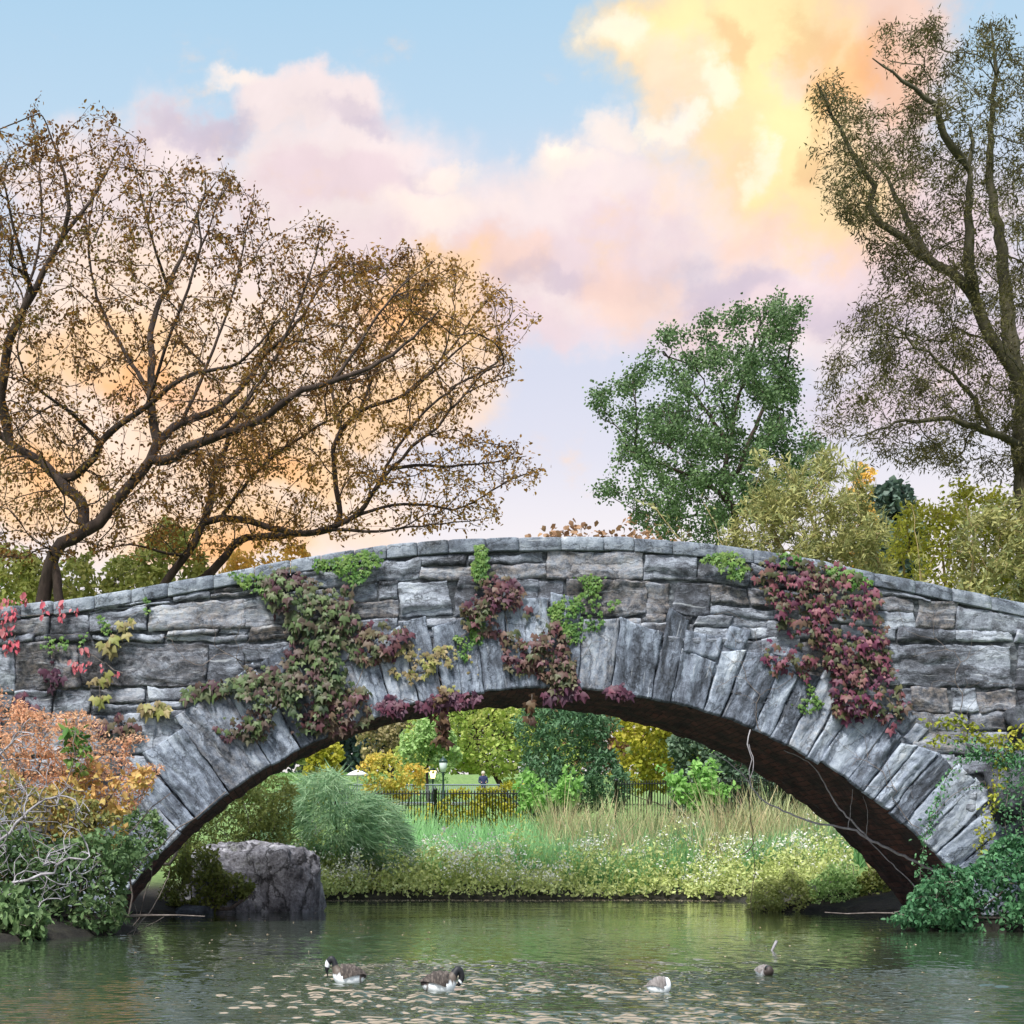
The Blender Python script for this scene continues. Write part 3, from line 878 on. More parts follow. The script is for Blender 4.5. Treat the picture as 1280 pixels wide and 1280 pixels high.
# inner face of the front parapet and the walkway
pv = []; pf = []
xs = np.linspace(XL, XR, 120)
for x_ in xs:
    t_ = float(top_z(x_))
    pv += [(x_, YB + 0.5, t_ - COPE_H), (x_, YB + 0.5, t_ - 1.1), (x_, YB + BW - 0.5, t_ - 1.1)]
for i in range(119):
    pf += [(3 * i, 3 * i + 1, 3 * i + 4, 3 * i + 3), (3 * i + 1, 3 * i + 2, 3 * i + 5, 3 * i + 4)]
umesh('walkway', pv, pf, M_REAR, bridge)

# ------------------------------------------------------------------ plants
def grow(limbs, att, step=0.35, k=0.8, wig=0.06):
    """limbs: [(points, r0, r1)]; attractors are joined one by one, nearest first, by curved twigs leaving at sharp angles"""
    pos = []; par = []; rmin = []; dirs = []
    for li, (pts, r0, r1) in enumerate(limbs):
        ln = smooth_line(pts, step)
        prev = -1
        if li > 0 and len(pos):
            prev = int(np.argmin(np.linalg.norm(np.array(pos) - ln[0], axis=1)))
            ln = ln[1:]
        for i, p in enumerate(ln):
            f = i / max(1, len(ln) - 1)
            q = p + RNG.normal(0, wig, 3) * (0.5 if i else 0)
            pos.append(q); par.append(prev); rmin.append(r0 + (r1 - r0) * f)
            d = q - pos[prev] if prev >= 0 else np.array((0, 0, 1.0))
            dirs.append(d / (np.linalg.norm(d) + 1e-9))
            prev = len(pos) - 1
    nl = len(pos)
    cap = nl + len(att) * 24
    PA = np.zeros((cap, 3)); DA = np.zeros((cap, 3))
    PA[:nl] = pos; DA[:nl] = dirs
    n = nl
    par = list(par); rmin = list(rmin)
    d0 = np.array([np.min(np.linalg.norm(PA[:nl] - a, axis=1)) for a in att]) if len(att) else []
    for idx in np.argsort(d0):
        a = att[idx]
        v = a - PA[:n]
        d = np.linalg.norm(v, axis=1) + 1e-9
        cs = np.einsum('ij,ij->i', v, DA[:n]) / d
        j = int(np.argmin(d * (1 + k * (1 - cs))))
        L = d[j]
        if L < 0.05: continue
        ns = min(20, max(2, int(math.ceil(L / step))))
        ctrl = PA[j] + DA[j] * L * 0.4 + RNG.normal(0, wig * L, 3)
        pr = j
        for s in range(1, ns + 1):
            t = s / ns
            q = (1 - t) ** 2 * PA[j] + 2 * t * (1 - t) * ctrl + t * t * a + (RNG.normal(0, wig * 0.5, 3) * step if s < ns else 0)
            dd = q - PA[pr]
            PA[n] = q; DA[n] = dd / (np.linalg.norm(dd) + 1e-9)
            par.append(pr); rmin.append(0.0)
            pr = n; n += 1
    return PA[:n].copy(), np.array(par), np.array(rmin), DA[:n].copy()

def pipe_radii(par, rmin, tip=0.006, e=2.25):
    n = len(par)
    acc = np.zeros(n); r = np.zeros(n)
    order = range(n - 1, -1, -1)      # parents always precede children
    for i in order:
        r[i] = max(tip, acc[i] ** (1 / e)) if acc[i] > 0 else tip
        r[i] = max(r[i], rmin[i])
        if par[i] >= 0:
            acc[par[i]] += min(r[i], acc[i] ** (1 / e) if acc[i] > 0 else tip) ** e
    return r

def branch_mesh(name, pos, par, r, mat, parent, sides=None):
    n = len(pos)
    kids = [[] for _ in range(n)]
    for i, p in enumerate(par):
        if p >= 0: kids[p].append(i)
    V = []; Fq = []; off = 0
    stack = [(i, -1) for i in range(n) if par[i] < 0]
    while stack:
        i, p = stack.pop()
        chain = [] if p < 0 else [p]
        c = i
        while True:
            chain.append(c)
            ks = kids[c]
            if not ks: break
            ks = sorted(ks, key=lambda q: -r[q])
            for q in ks[1:]: stack.append((q, c))
            c = ks[0]
        if len(chain) < 2: continue
        pts = pos[chain]; rr = r[chain].copy()
        if p >= 0: rr[0] = min(rr[0], rr[1] * 1.25)
        s = 10 if rr.max() > 0.1 else 6 if rr.max() > 0.035 else 4 if rr.max() > 0.014 else 3
        v, f = tube_geo(pts, rr, s)
        V.append(v); Fq.append(f + off); off += len(v)
    return umesh(name, np.concatenate(V), np.concatenate(Fq), mat, parent, smooth=True)

def px_limb(pts, Y):
    """traced limb: (px, py[, depth offset])"""
    return [P(p[0], p[1], Y + (p[2] if len(p) > 2 else 0)) for p in pts]

def plant(name, label, cat, poly, Y, depth, n_leaf, size, tmpl, mat, bark, base_px, n_att=120, limbs=None, group=None, clump=0.0, thr=0.0, tip=0.006,
          step=0.35, droop=0.2, on_twigs=False, spread=0.12, ragged=8.0, trunk_r=0.05, stems=1, width=None, face_up=0.6, loc=None, k=0.8, leaf_r=0.02, jitter_tip=1.0, reach=0.5, wig=0.06, pe=2.25):
    bp0 = P(base_px, 1000, Y)
    bx = bp0[0]
    z0 = gz(bx, Y)
    t = thing(name, (bx, Y, z0 - 0.05), label, cat, group)
    cen = np.mean(np.asarray(poly, float), axis=0)
    lowy = max(p[1] for p in poly)
    if limbs is None:
        limbs = []
        pl = np.asarray(poly, float)
        for s in range(stems):
            xx = base_px + (s - (stems - 1) / 2) * (pl[:, 0].max() - pl[:, 0].min()) * 0.12
            b0 = np.array((P(xx, 1000, Y)[0], Y + RNG.uniform(-.2, .2), z0 - 0.1))
            tx = cen[0] + (s - (stems - 1) / 2) * (pl[:, 0].max() - pl[:, 0].min()) * 0.3
            ty = cen[1] * reach + lowy * (1 - reach)
            e = P(tx, ty, Y + RNG.uniform(-.3, .3) * depth)
            mid = b0 * 0.5 + e * 0.5 + np.array((RNG.normal(0, .1), RNG.normal(0, .1), 0.1)) * np.linalg.norm(e - b0) * 0.3
            limbs.append(([b0, mid, e], trunk_r, trunk_r * 0.4))
    att = crown_points(poly, Y, n_att, depth, clump, thr, ragged)
    pos, par, rmin, dirs = grow(limbs, att, step, k, wig)
    r = pipe_radii(par, rmin, tip, pe)
    branch_mesh('trunk', pos, par, r, bark, t)
    if n_leaf:
        if on_twigs:
            thin = np.where(r < leaf_r)[0]
            pick = RNG.choice(thin, n_leaf)
            lp = pos[pick] + RNG.normal(0, spread, (n_leaf, 3))
            tipd = norm(dirs[pick] * 0.5 + RNG.normal(size=(n_leaf, 3)) * 0.7 * jitter_tip + np.array((0, 0, -droop)))
        else:
            lp = crown_points(poly, Y, n_leaf, depth, clump, thr, ragged)
            tipd = rand_dirs(n_leaf, (0, 0, -droop), jitter_tip)
        nr = rand_dirs(n_leaf, (0, -0.35, face_up))
        sz = size * RNG.uniform(0.6, 1.3, len(lp))
        leaves('crown', lp, tipd, nr, sz, tmpl, mat, t, None if width is None else sz * width)
    return t

# --- bare-limbed autumn tree behind the bridge (main)
ML_AUT = leaf_mat('autumn_elm_leaf', [(60, 38, 24), (96, 64, 32), (136, 96, 44), (124, 104, 50), (90, 88, 44)], 0.55, clump=0.35)
ML_GOLD = leaf_mat('gold_elm_leaf', [(76, 50, 28), (124, 88, 42), (172, 128, 60), (154, 126, 62), (104, 102, 52)], 0.55, clump=0.35)
YA = 46.0
limbsA = [
    (px_limb([(20, 1010), (30, 850), (52, 760), (68, 692), (90, 673), (123, 654), (145, 627), (170, 597), (189, 575), (197, 553), (191, 523), (189, 493), (190, 450, .4), (189, 412, .8), (200, 376, 1.2), (210, 360, 1.4), (241, 286, 2), (252, 253, 2.2), (270, 228, 2.4)], YA), 0.29, 0.02),
    (px_limb([(189, 575), (208, 575, -.4), (232, 561, -.8), (262, 549, -1.2), (290, 539, -1.6), (323, 526, -1.8), (350, 507, -2), (377, 488, -2.2), (417, 477, -2.4), (461, 459, -2.6), (505, 431, -2.6), (549, 388, -2.8)], YA), 0.15, 0.02),
    (px_limb([(197, 553), (227, 528, .6), (260, 517, 1), (295, 490, 1.4), (314, 471, 1.6), (330, 445, 1.9), (372, 404, 2.1), (410, 340, 2.3)], YA), 0.12, 0.02),
    (px_limb([(105, 662), (101, 627, .5), (82, 610, .8), (74, 597, 1), (46, 575, 1.3), (14, 553, 1.6), (-30, 520, 2), (-60, 440, 2.2)], YA), 0.17, 0.06),
    (px_limb([(80, 605, 1), (118, 572, .4), (126, 553, .2), (148, 531, 0), (183, 509, -.3), (210, 485, -.6), (246, 466, -.9), (300, 452, -1.2), (350, 400, -1.6)], YA), 0.12, 0.02),
    (px_limb([(126, 553, .2), (90, 517, -.6), (62, 498, -1.2), (30, 470, -1.8)], YA), 0.06, 0.02),
    (px_limb([(14, 553, 1.6), (2, 500, 1.2), (5, 466, 1), (12, 427, .8), (25, 395, .6), (41, 368, .4), (77, 297, .2), (85, 272, 0), (80, 215, 0), (60, 160, 0)], YA), 0.16, 0.02),
    (px_limb([(41, 368, .4), (20, 300, -.6), (5, 230, -1)], YA), 0.07, 0.02),
    (px_limb([(77, 297, .2), (120, 240, .8), (150, 180, 1.2)], YA), 0.06, 0.02),
    (px_limb([(210, 360, 1.4), (190, 300, .8), (172, 230, .4)], YA), 0.05, 0.015),
    (px_limb([(262, 549, -1.2), (310, 500, -1.5), (352, 430, -1.8), (385, 350, -2), (405, 275, -2)], YA), 0.06, 0.012),
    (px_limb([(417, 477, -2.4), (455, 420, -2.4), (500, 360, -2.4), (545, 325, -2.4)], YA), 0.05, 0.012),
    (px_limb([(189, 493), (150, 430, 1), (122, 370, 1.4), (110, 300, 1.6), (122, 220, 1.6)], YA), 0.07, 0.012),
    (px_limb([(227, 528, .6), (262, 450, 1), (290, 370, 1.2), (308, 290, 1.4), (318, 235, 1.4)], YA), 0.06, 0.012),
    (px_limb([(183, 509, -.3), (205, 440, -1), (235, 360, -1.4), (262, 280, -1.6), (285, 222, -1.8)], YA), 0.05, 0.012),
    (px_limb([(25, 395, .6), (50, 300, 1), (50, 220, 1.2), (40, 150, 1.2)], YA), 0.05, 0.012),
    (px_limb([(68, 700), (72, 740, -.2), (76, 800, -.3), (80, 1000, -.3)], YA), 0.13, 0.16),
]
polyA = [(-90, 160), (-30, 150), (10, 160), (45, 122), (75, 150), (132, 128), (165, 168), (190, 190), (240, 192), (300, 215), (332, 240), (348, 285), (402, 262), (445, 298), (500, 304),
         (552, 320), (560, 400), (480, 470), (400, 540), (330, 600), (200, 680), (60, 700), (-40, 720), (-110, 600)]
tA = plant('autumn_tree', 'tall dark-limbed autumn tree whose forked trunk leans up behind the low end of the parapet', 'tree', polyA, YA, 4.0, 29000, 0.112, T_OVAL, ML_AUT, M_BARK, 20,
           n_att=4800, limbs=limbsA, on_twigs=True, spread=0.09, droop=0.55, ragged=14, tip=0.0062, step=0.3, clump=1.6, thr=-0.5, k=2.2, wig=0.03, pe=2.5)
# --- second, spreading
YB2 = 49.0
limbsB = [
    (px_limb([(150, 1000), (180, 800), (208, 725), (232, 695), (246, 673), (254, 652), (276, 647), (301, 649), (350, 662, -.3), (377, 666, -.5), (408, 662, -.6), (446, 644, -.8), (464, 619, -1), (489, 587, -1.2), (514, 559, -1.3), (546, 534, -1.4), (561, 512, -1.5), (596, 484, -1.6), (640, 470, -1.7)], YB2), 0.19, 0.016),
    (px_limb([(254, 652), (260, 638, .3), (265, 613, .5), (269, 589, .8), (282, 561, 1), (300, 520, 1.2), (340, 470, 1.4)], YB2), 0.12, 0.02),
    (px_limb([(185, 800), (240, 735, .5), (265, 714, .7), (282, 695, .9), (298, 676, 1), (323, 671, 1.1), (370, 668, 1.3), (421, 655, 1.5), (419, 597, 1.5), (417, 559, 1.4), (427, 537, 1.3), (449, 516, 1.2), (477, 503, 1), (505, 494, .9), (549, 459, .6), (596, 419, .4), (632, 404, .3)], YB2), 0.15, 0.016),
    (px_limb([(489, 587, -1.2), (517, 582, -1), (564, 583, -.8), (611, 578, -.6), (658, 570, -.5)], YB2), 0.05, 0.012),
    (px_limb([(446, 644, -.8), (490, 632, -.4), (533, 631, 0), (567, 637, .3), (602, 622, .5), (627, 606, .6), (668, 588, .8)], YB2), 0.05, 0.012),
    (px_limb([(427, 537, 1.3), (415, 480, 1.6), (430, 430, 1.9), (470, 380, 2.1), (520, 340, 2.2)], YB2), 0.05, 0.012),
    (px_limb([(505, 494, .9), (560, 440, 1.2), (600, 385, 1.4), (632, 355, 1.5)], YB2), 0.04, 0.01),
    (px_limb([(449, 516, 1.2), (480, 440, 1.5), (530, 370, 1.8), (570, 330, 2)], YB2), 0.05, 0.01),
    (px_limb([(464, 619, -1), (510, 540, -.6), (560, 490, -.4), (620, 455, -.2)], YB2), 0.04, 0.01),
    (px_limb([(276, 647), (320, 590, -.8), (370, 550, -1.2), (420, 520, -1.5)], YB2), 0.06, 0.012),
    (px_limb([(408, 662, -.6), (470, 664, -1.2), (540, 655, -1.4), (600, 650, -1.5)], YB2), 0.05, 0.012),
    (px_limb([(232, 695), (200, 690, -.6), (165, 680, -1), (120, 690, -1.4)], YB2), 0.05, 0.012),
]
polyB = [(330, 400), (400, 330), (455, 300), (520, 310), (590, 332), (645, 372), (668, 398), (640, 432), (655, 486), (622, 500), (596, 522), (640, 550), (674, 585), (640, 618), (628, 652), (560, 662), (430, 668),
         (300, 690), (230, 700), (150, 690), (230, 600), (280, 520)]
tB = plant('autumn_tree', 'low spreading autumn tree with long side limbs fanning out over the middle of the bridge', 'tree', polyB, YB2, 3.4, 17000, 0.112, T_OVAL, ML_GOLD, M_BARK, 150,
           n_att=3600, limbs=limbsB, on_twigs=True, spread=0.09, droop=0.55, ragged=14, tip=0.0062, step=0.3, clump=1.6, thr=-0.5, k=2.2, wig=0.03, pe=2.5)

# --- willow towering beside the far approach
ML_WIL = leaf_mat('willow_leaf', [(52, 46, 26), (76, 70, 38), (96, 92, 52), (74, 80, 46)], 0.4, clump=0.3)
YW = 48.0
limbsW = [
    (px_limb([(1300, 1010), (1290, 800), (1282, 640), (1276, 556), (1279, 505), (1272, 477), (1256, 449), (1241, 421), (1222, 386), (1210, 362), (1188, 341), (1158, 323), (1128, 300), (1099, 279), (1085, 258), (1093, 231), (1081, 217), (1064, 190), (1048, 160), (1030, 119), (1022, 104)], YW), 0.42, 0.03),
    (px_limb([(1279, 500, .4), (1262, 420, .6), (1259, 380, .7), (1253, 311, .9), (1241, 246, 1), (1238, 190, 1), (1241, 119, 1.1), (1243, 83, 1.1), (1238, 27, 1.2)], YW), 0.25, 0.025),
    (px_limb([(1217, 380), (1211, 320, -.6), (1211, 267, -.8), (1214, 208, -1), (1213, 160, -1.1)], YW), 0.19, 0.03),
    (px_limb([(1214, 208, -1), (1200, 196, -1.3), (1182, 169, -1.6), (1170, 131, -1.9), (1158, 119, -2), (1128, 101, -2.2), (1092, 73, -2.4)], YW), 0.12, 0.016),
    (px_limb([(1158, 323), (1134, 273, .7), (1108, 225, 1.2), (1090, 200, 1.4)], YW), 0.14, 0.02),
    (px_limb([(1278, 560), (1250, 544, -.6), (1219, 533, -1), (1188, 525, -1.3), (1156, 524, -1.5), (1109, 532, -1.8), (1066, 547, -2)], YW), 0.12, 0.012),
    (px_limb([(1240, 540, -.6), (1210, 490, -1), (1170, 450, -1.4), (1120, 420, -1.6), (1080, 420, -1.7)], YW), 0.07, 0.012),
    (px_limb([(1282, 640), (1300, 540, -.8), (1310, 420, -1), (1300, 250, -1.2), (1290, 120, -1)], YW), 0.14, 0.02),
]
polyW = [(1016, 98), (1046, 84), (1062, 120), (1088, 140), (1120, 150), (1138, 130), (1132, 100), (1094, 74), (1100, 40), (1165, 30), (1192, 66), (1222, 30), (1240, 18), (1268, 60), (1330, 80), (1380, 300), (1360, 620), (1280, 612),
         (1210, 590), (1150, 590), (1110, 585), (1062, 552), (1018, 545), (1026, 470), (1042, 400), (1082, 376), (1104, 345), (1085, 306), (1050, 272), (1016, 244), (1034, 200)]
tW = plant('willow_tree', 'tall leaning willow with twisted upright limbs and fine narrow leaves above the bridge end', 'tree', polyW, YW, 3.0, 60000, 0.15, T_NARROW, ML_WIL, M_BARKG, 1300,
           n_att=2100, limbs=limbsW, on_twigs=True, spread=0.15, droop=0.35, ragged=10, tip=0.0065, step=0.3, clump=1.0, thr=-0.10, width=1.4, leaf_r=0.012)

# --- green oak-like tree
ML_OAK = leaf_mat('dark_green_leaf', [(58, 80, 50), (82, 108, 68), (108, 134, 88), (138, 160, 112)], 0.4, clump=0.6)
YO = 85.0
limbsO = [
    (px_limb([(925, 1010), (925, 800), (920, 660), (917, 635), (905, 600), (912, 557), (918, 520), (930, 470), (945, 420), (960, 385)], YO), 0.32, 0.03),
    (px_limb([(918, 636), (897, 616), (871, 599), (830, 580), (790, 560)], YO), 0.14, 0.03),
    (px_limb([(912, 557), (880, 510), (850, 470), (830, 440)], YO), 0.12, 0.03),
    (px_limb([(918, 600), (953, 514), (985, 450), (990, 390)], YO), 0.13, 0.03),
    (px_limb([(918, 640), (960, 600), (1000, 570)], YO), 0.10, 0.03),
    (px_limb([(918, 650), (880, 645), (840, 648), (800, 640)], YO), 0.08, 0.02),
]
polyO = [(744, 488), (772, 500), (778, 465), (800, 455), (832, 414), (866, 424), (880, 385), (914, 392), (922, 370), (948, 392), (972, 366), (1002, 376), (1000, 420), (992, 445), (1008, 480), (1004, 510), (1034, 560), (1012, 610), (950, 650),
         (910, 690), (850, 690), (820, 664), (780, 640), (742, 612), (756, 590), (778, 566), (748, 532)]
plant('oak_tree', 'dense dark green tree standing alone against pink sky beyond the bridge crown', 'tree', polyO, YO, 5.0, 42000, 0.135, T_TUFT, ML_OAK, M_BARK, 925,
      n_att=800, limbs=limbsO, on_twigs=True, spread=0.24, droop=0.2, ragged=16, tip=0.012, step=0.45, clump=1.5, thr=-0.04, leaf_r=0.018)

# --- shrubs and small trees rising above the parapet
ML_OLIVE = leaf_mat('olive_willow_shrub_leaf', [(108, 112, 62), (142, 144, 84), (176, 172, 112), (138, 150, 98), (190, 190, 152)], 0.4, clump=0.8)
ML_YG = leaf_mat('yellow_green_leaf', [(92, 96, 30), (138, 142, 40), (176, 176, 60), (200, 186, 70), (120, 140, 60)], 0.45, clump=0.8)
ML_YG2 = leaf_mat('lime_yellow_leaf', [(128, 138, 48), (170, 174, 64), (198, 194, 88), (150, 164, 76)], 0.5, clump=0.8)
ML_TEAL = leaf_mat('blue_green_leaf', [(60, 78, 70), (84, 104, 92), (112, 130, 112)], 0.3, clump=0.5)
ML_AMBER = leaf_mat('amber_leaf', [(214, 160, 70), (238, 196, 100), (244, 214, 130)], 0.5)
plant('willow_shrub', 'tall olive willow shrub with upright tan stems in front of the dark green tree', 'shrub',
      [(896, 720), (906, 672), (926, 640), (932, 596), (946, 630), (958, 560), (972, 606), (984, 572), (998, 612), (1010, 546), (1022, 602), (1040, 548), (1050, 592), (1064, 562), (1076, 606), (1092, 586), (1098, 640), (1112, 624), (1116, 760)], 46, 1.6, 13000, 0.24, T_NARROW, ML_OLIVE, M_TAN, 1170,
      n_att=1000, stems=7, width=1.2, droop=-0.2, trunk_r=0.03, clump=0.8, thr=-0.1, on_twigs=True, spread=0.10, reach=0.9, ragged=20, tip=0.007)
plant('shrub', 'bright yellow-green shrub below the willow beside the downhill parapet', 'shrub',
      [(1095, 700), (1110, 650), (1140, 620), (1170, 630), (1200, 600), (1240, 615), (1275, 640), (1275, 790), (1095, 770)], 49, 1.5, 9000, 0.14, T_OVAL, ML_YG2, M_TAN, 1215,
      on_twigs=True, spread=0.12, tip=0.007, n_att=700, stems=5, droop=0.1, trunk_r=0.03, clump=0.9, thr=-0.25, reach=0.9, ragged=16)
plant('shrub', 'tangled olive shrub filling the corner under the willow trunk', 'shrub',
      [(1190, 720), (1215, 650), (1260, 620), (1330, 610), (1400, 650), (1420, 800), (1190, 780)], 46.5, 1.4, 11000, 0.22, T_NARROW, ML_OLIVE, M_TAN, 1290,
      on_twigs=True, spread=0.12, tip=0.007, n_att=800, stems=5, width=1.6, droop=-0.1, trunk_r=0.03, clump=0.9, thr=-0.25, reach=0.9, ragged=16)
plant('tree', 'small bluish green tree between the olive shrub and the willow', 'tree',
      [(1092, 680), (1085, 630), (1105, 600), (1135, 605), (1150, 640), (1150, 760), (1090, 760)], 66, 2.0, 2600, 0.3, T_TUFT, ML_TEAL, M_BARK, 1190, n_att=120, trunk_r=0.15, clump=1.4, thr=-0.2, step=0.5)
plant('tree', 'amber leaved young tree poking out above the olive shrub', 'tree',
      [(1050, 680), (1062, 610), (1075, 575), (1092, 585), (1096, 640), (1092, 760), (1050, 760)], 56, 1.2, 1700, 0.16, T_OVAL, ML_AMBER, M_BARK, 1190, n_att=100, trunk_r=0.06, clump=0.9, thr=0.0, step=0.4)
ML_SPRING = leaf_mat('fresh_green_leaf', [(124, 136, 76), (152, 162, 86), (182, 184, 108), (204, 192, 120)], 0.5, clump=0.7)
plant('shrub', 'leafy green shrub seen between the two autumn trunks over the coping', 'shrub',
      [(120, 760), (140, 690), (170, 670), (205, 650), (240, 660), (262, 690), (270, 780), (110, 800)], 50.5, 1.6, 4800, 0.2, T_OVAL, ML_SPRING, M_STEM, 150, n_att=150, stems=3, clump=1.0, thr=-0.2, reach=0.9, ragged=14)
plant('shrub', 'yellow-green shrub behind the forked trunk at the low parapet end', 'shrub',
      [(-40, 780), (-20, 690), (20, 670), (60, 700), (110, 690), (130, 740), (130, 800), (-40, 800)], 50, 1.6, 4800, 0.2, T_OVAL, ML_SPRING, M_STEM, 40, n_att=150, stems=3, clump=1.0, thr=-0.25, reach=0.9, ragged=14)
plant('shrub', 'orange leaved shrub glowing under the low limbs of the spreading tree', 'shrub',
      [(270, 760), (285, 690), (310, 672), (345, 668), (385, 676), (400, 760)], 51, 1.2, 1800, 0.16, T_OVAL, ML_AMBER, M_STEM, 190, n_att=80, stems=3, clump=1.0, thr=-0.1, ragged=12)

# --- trees far behind, filling the view over the banks
ML_FARB = leaf_mat('far_blue_leaf', [(60, 80, 84), (82, 104, 102), (108, 128, 118)], 0.2, clump=0.25)
ML_FARR = leaf_mat('far_russet_leaf', [(120, 88, 66), (152, 118, 88), (176, 146, 112)], 0.3, clump=0.25)
ML_FARG = leaf_mat('far_green_leaf', [(70, 92, 44), (104, 124, 58), (140, 152, 80)], 0.35, clump=0.25)
def far_tree(name, label, x, y, h, rad_, mat, n=3800, size=0.7, group=None, base_frac=0.0):
    z0 = gz(x, y)
    t = thing(name, (x, y, z0), label, 'tree', group)
    pts = []
    nb = 14
    cs = [(np.array((RNG.normal(0, .45), RNG.normal(0, .45), RNG.uniform(base_frac + .12, .86))), RNG.uniform(.3, .55)) for _ in range(nb)]
    for c, rr in cs:
        q = norm(RNG.normal(size=(n // nb, 3))) * (RNG.random((n // nb, 1)) ** 0.4) * rr
        taper = 1.0 - 0.55 * abs(c[2] - 0.45)
        pts.append(np.stack([(c[0] * taper + q[:, 0]) * rad_, (c[1] * taper + q[:, 1]) * rad_, (c[2] * h + q[:, 2] * rad_ * 0.8)], 1))
    pts = np.concatenate(pts)
    low = norm(RNG.normal(size=(n // 4, 3))) * RNG.random((n // 4, 1)) ** .4 * np.array((rad_ * .9, rad_ * .7, h * .2)) + np.array((0, 0, h * .17))
    pts = np.concatenate([pts, low])
    pts = pts[(pts[:, 2] > base_frac * h) & (pts[:, 2] < h)]
    pts += np.array((x, y, z0))
    att = pts[RNG.choice(len(pts), 70)]
    limbs = [([np.array((x, y, z0 - .2)), np.array((x + .2, y, z0 + h * .3)), np.array((x, y + .2, z0 + h * .75))], 0.02 * h, 0.06)]
    pos, par, rm, _ = grow(limbs, att, 1.0)
    branch_mesh('trunk', pos, par, pipe_radii(par, rm, 0.03), M_BARK, t)
    leaves('crown', pts, rand_dirs(len(pts), (0, 0, -.2)), rand_dirs(len(pts), (0, -.3, .6)), size * RNG.uniform(.6, 1.3, len(pts)), T_TUFT, mat, t)
    return t
fars = [(400, 190, 24, 8, ML_FARB, 'dark blue-green tree far off above the lawn'), (480, 200, 26, 8, ML_FARB, 'far dark tree beyond the pale slanting bough'),
        (690, 205, 34, 10, ML_FARR, 'distant russet tree just topping the crown of the bridge'), (780, 200, 31, 10, ML_FARR, 'distant russet tree beside the oak, low above the coping'),
        (590, 190, 22, 8, ML_FARG, 'far green tree hidden mostly by the arch stones'), (890, 180, 20, 7.5, ML_FARG, 'far green tree behind the dark oak trunk'),
        (1000, 170, 18, 7.5, ML_FARB, 'far blue-green tree behind the willow shrub'), (1110, 180, 19, 7.5, ML_FARG, 'far green tree behind the bright shrub')]
for px, Y, h, r_, m_, lb in fars:
    far_tree('tree', lb, P(px, 1000, Y)[0], Y, h, r_, m_)
for px, Y in [(-60, 180), (60, 185), (180, 178), (290, 182), (1240, 178), (1370, 180)]:
    far_tree('tree', 'distant park tree mostly screened by the bridge and nearer trees', P(px, 1000, Y)[0], Y, RNG.uniform(19, 22), 8, ML_FARG if px % 40 else ML_FARB, 2000, 0.85, 'distant park trees screened by the bridge')

# --- what shows under the arch
ML_MAPLE = leaf_mat('light_maple_leaf', [(126, 152, 74), (160, 184, 92), (196, 206, 118), (224, 216, 146)], 0.5, clump=0.35)
ML_MINT = leaf_mat('pale_green_leaf', [(132, 164, 100), (162, 194, 122), (194, 216, 152)], 0.45, clump=0.4)
ML_CON = leaf_mat('dark_feathery_leaf', [(60, 90, 66), (84, 120, 84), (116, 150, 108)], 0.25, clump=0.5)
ML_YEL = leaf_mat('yellow_leaf', [(140, 148, 50), (182, 178, 66), (210, 196, 90)], 0.5, clump=0.5)
ML_ORY = leaf_mat('orange_yellow_leaf', [(150, 162, 74), (192, 186, 90), (222, 194, 98), (226, 172, 86)], 0.5, clump=0.5)
ML_LIME = leaf_mat('lime_leaf', [(110, 158, 78), (140, 188, 100), (172, 210, 128)], 0.5, clump=0.7)
ML_DKB = leaf_mat('dark_teal_leaf', [(70, 92, 78), (98, 122, 98), (130, 152, 120)], 0.25, clump=0.5)
ML_BRN = leaf_mat('buff_leaf', [(120, 110, 76), (152, 140, 100), (182, 168, 122)], 0.3, clump=0.4)
ML_MOSS = leaf_mat('moss_leaf', [(104, 116, 60), (136, 146, 76), (168, 172, 100)], 0.35, clump=0.9)
ML_ASTER2 = leaf_mat('pale_bush_leaf', [(146, 160, 92), (178, 188, 116), (206, 210, 150)], 0.45, clump=0.8)
ML_GRN = leaf_mat('mid_green_leaf', [(84, 116, 70), (112, 148, 90), (148, 178, 114)], 0.4, clump=0.9)
plant('maple_tree', 'broad yellow-green maple behind the railing, filling the top of the arch', 'tree',
      [(495, 985), (500, 900), (520, 840), (620, 800), (720, 830), (745, 900), (725, 970), (690, 985), (640, 975), (600, 972), (560, 962), (530, 975)], 108, 4.0, 13000, 0.24, T_TUFT, ML_MAPLE, M_BARK, 640,
      n_att=260, trunk_r=0.3, clump=2.2, thr=-0.2, step=0.7, tip=0.02)
plant('tree', 'pale green rounded tree at the near edge of the maple', 'tree',
      [(505, 962), (500, 925), (518, 895), (545, 880), (566, 900), (572, 940), (560, 962), (530, 950)], 100, 2.0, 3600, 0.2, T_TUFT, ML_MINT, M_BARK, 535, n_att=90, trunk_r=0.12, clump=1.6, thr=-0.3, step=0.6)
plant('conifer_shrub', 'large dark feathery evergreen shrub in the middle of the arch view', 'shrub',
      [(652, 1022), (638, 985), (655, 942), (643, 905), (672, 850), (720, 820), (758, 850), (774, 900), (760, 932), (788, 968), (776, 1022)], 78, 2.4, 16000, 0.26, T_NARROW, ML_CON, M_BARK, 715,
      n_att=260, trunk_r=0.15, clump=1.3, thr=-0.45, droop=0.35, width=1.8)
plant('tree', 'golden yellow tree beside the dark evergreen shrub', 'tree',
      [(765, 985), (770, 920), (760, 870), (800, 850), (860, 860), (885, 910), (875, 950), (850, 975), (810, 990)], 96, 2.6, 7500, 0.21, T_TUFT, ML_YEL, M_BARK, 810, n_att=160, trunk_r=0.14, clump=1.6, thr=-0.25, step=0.6)
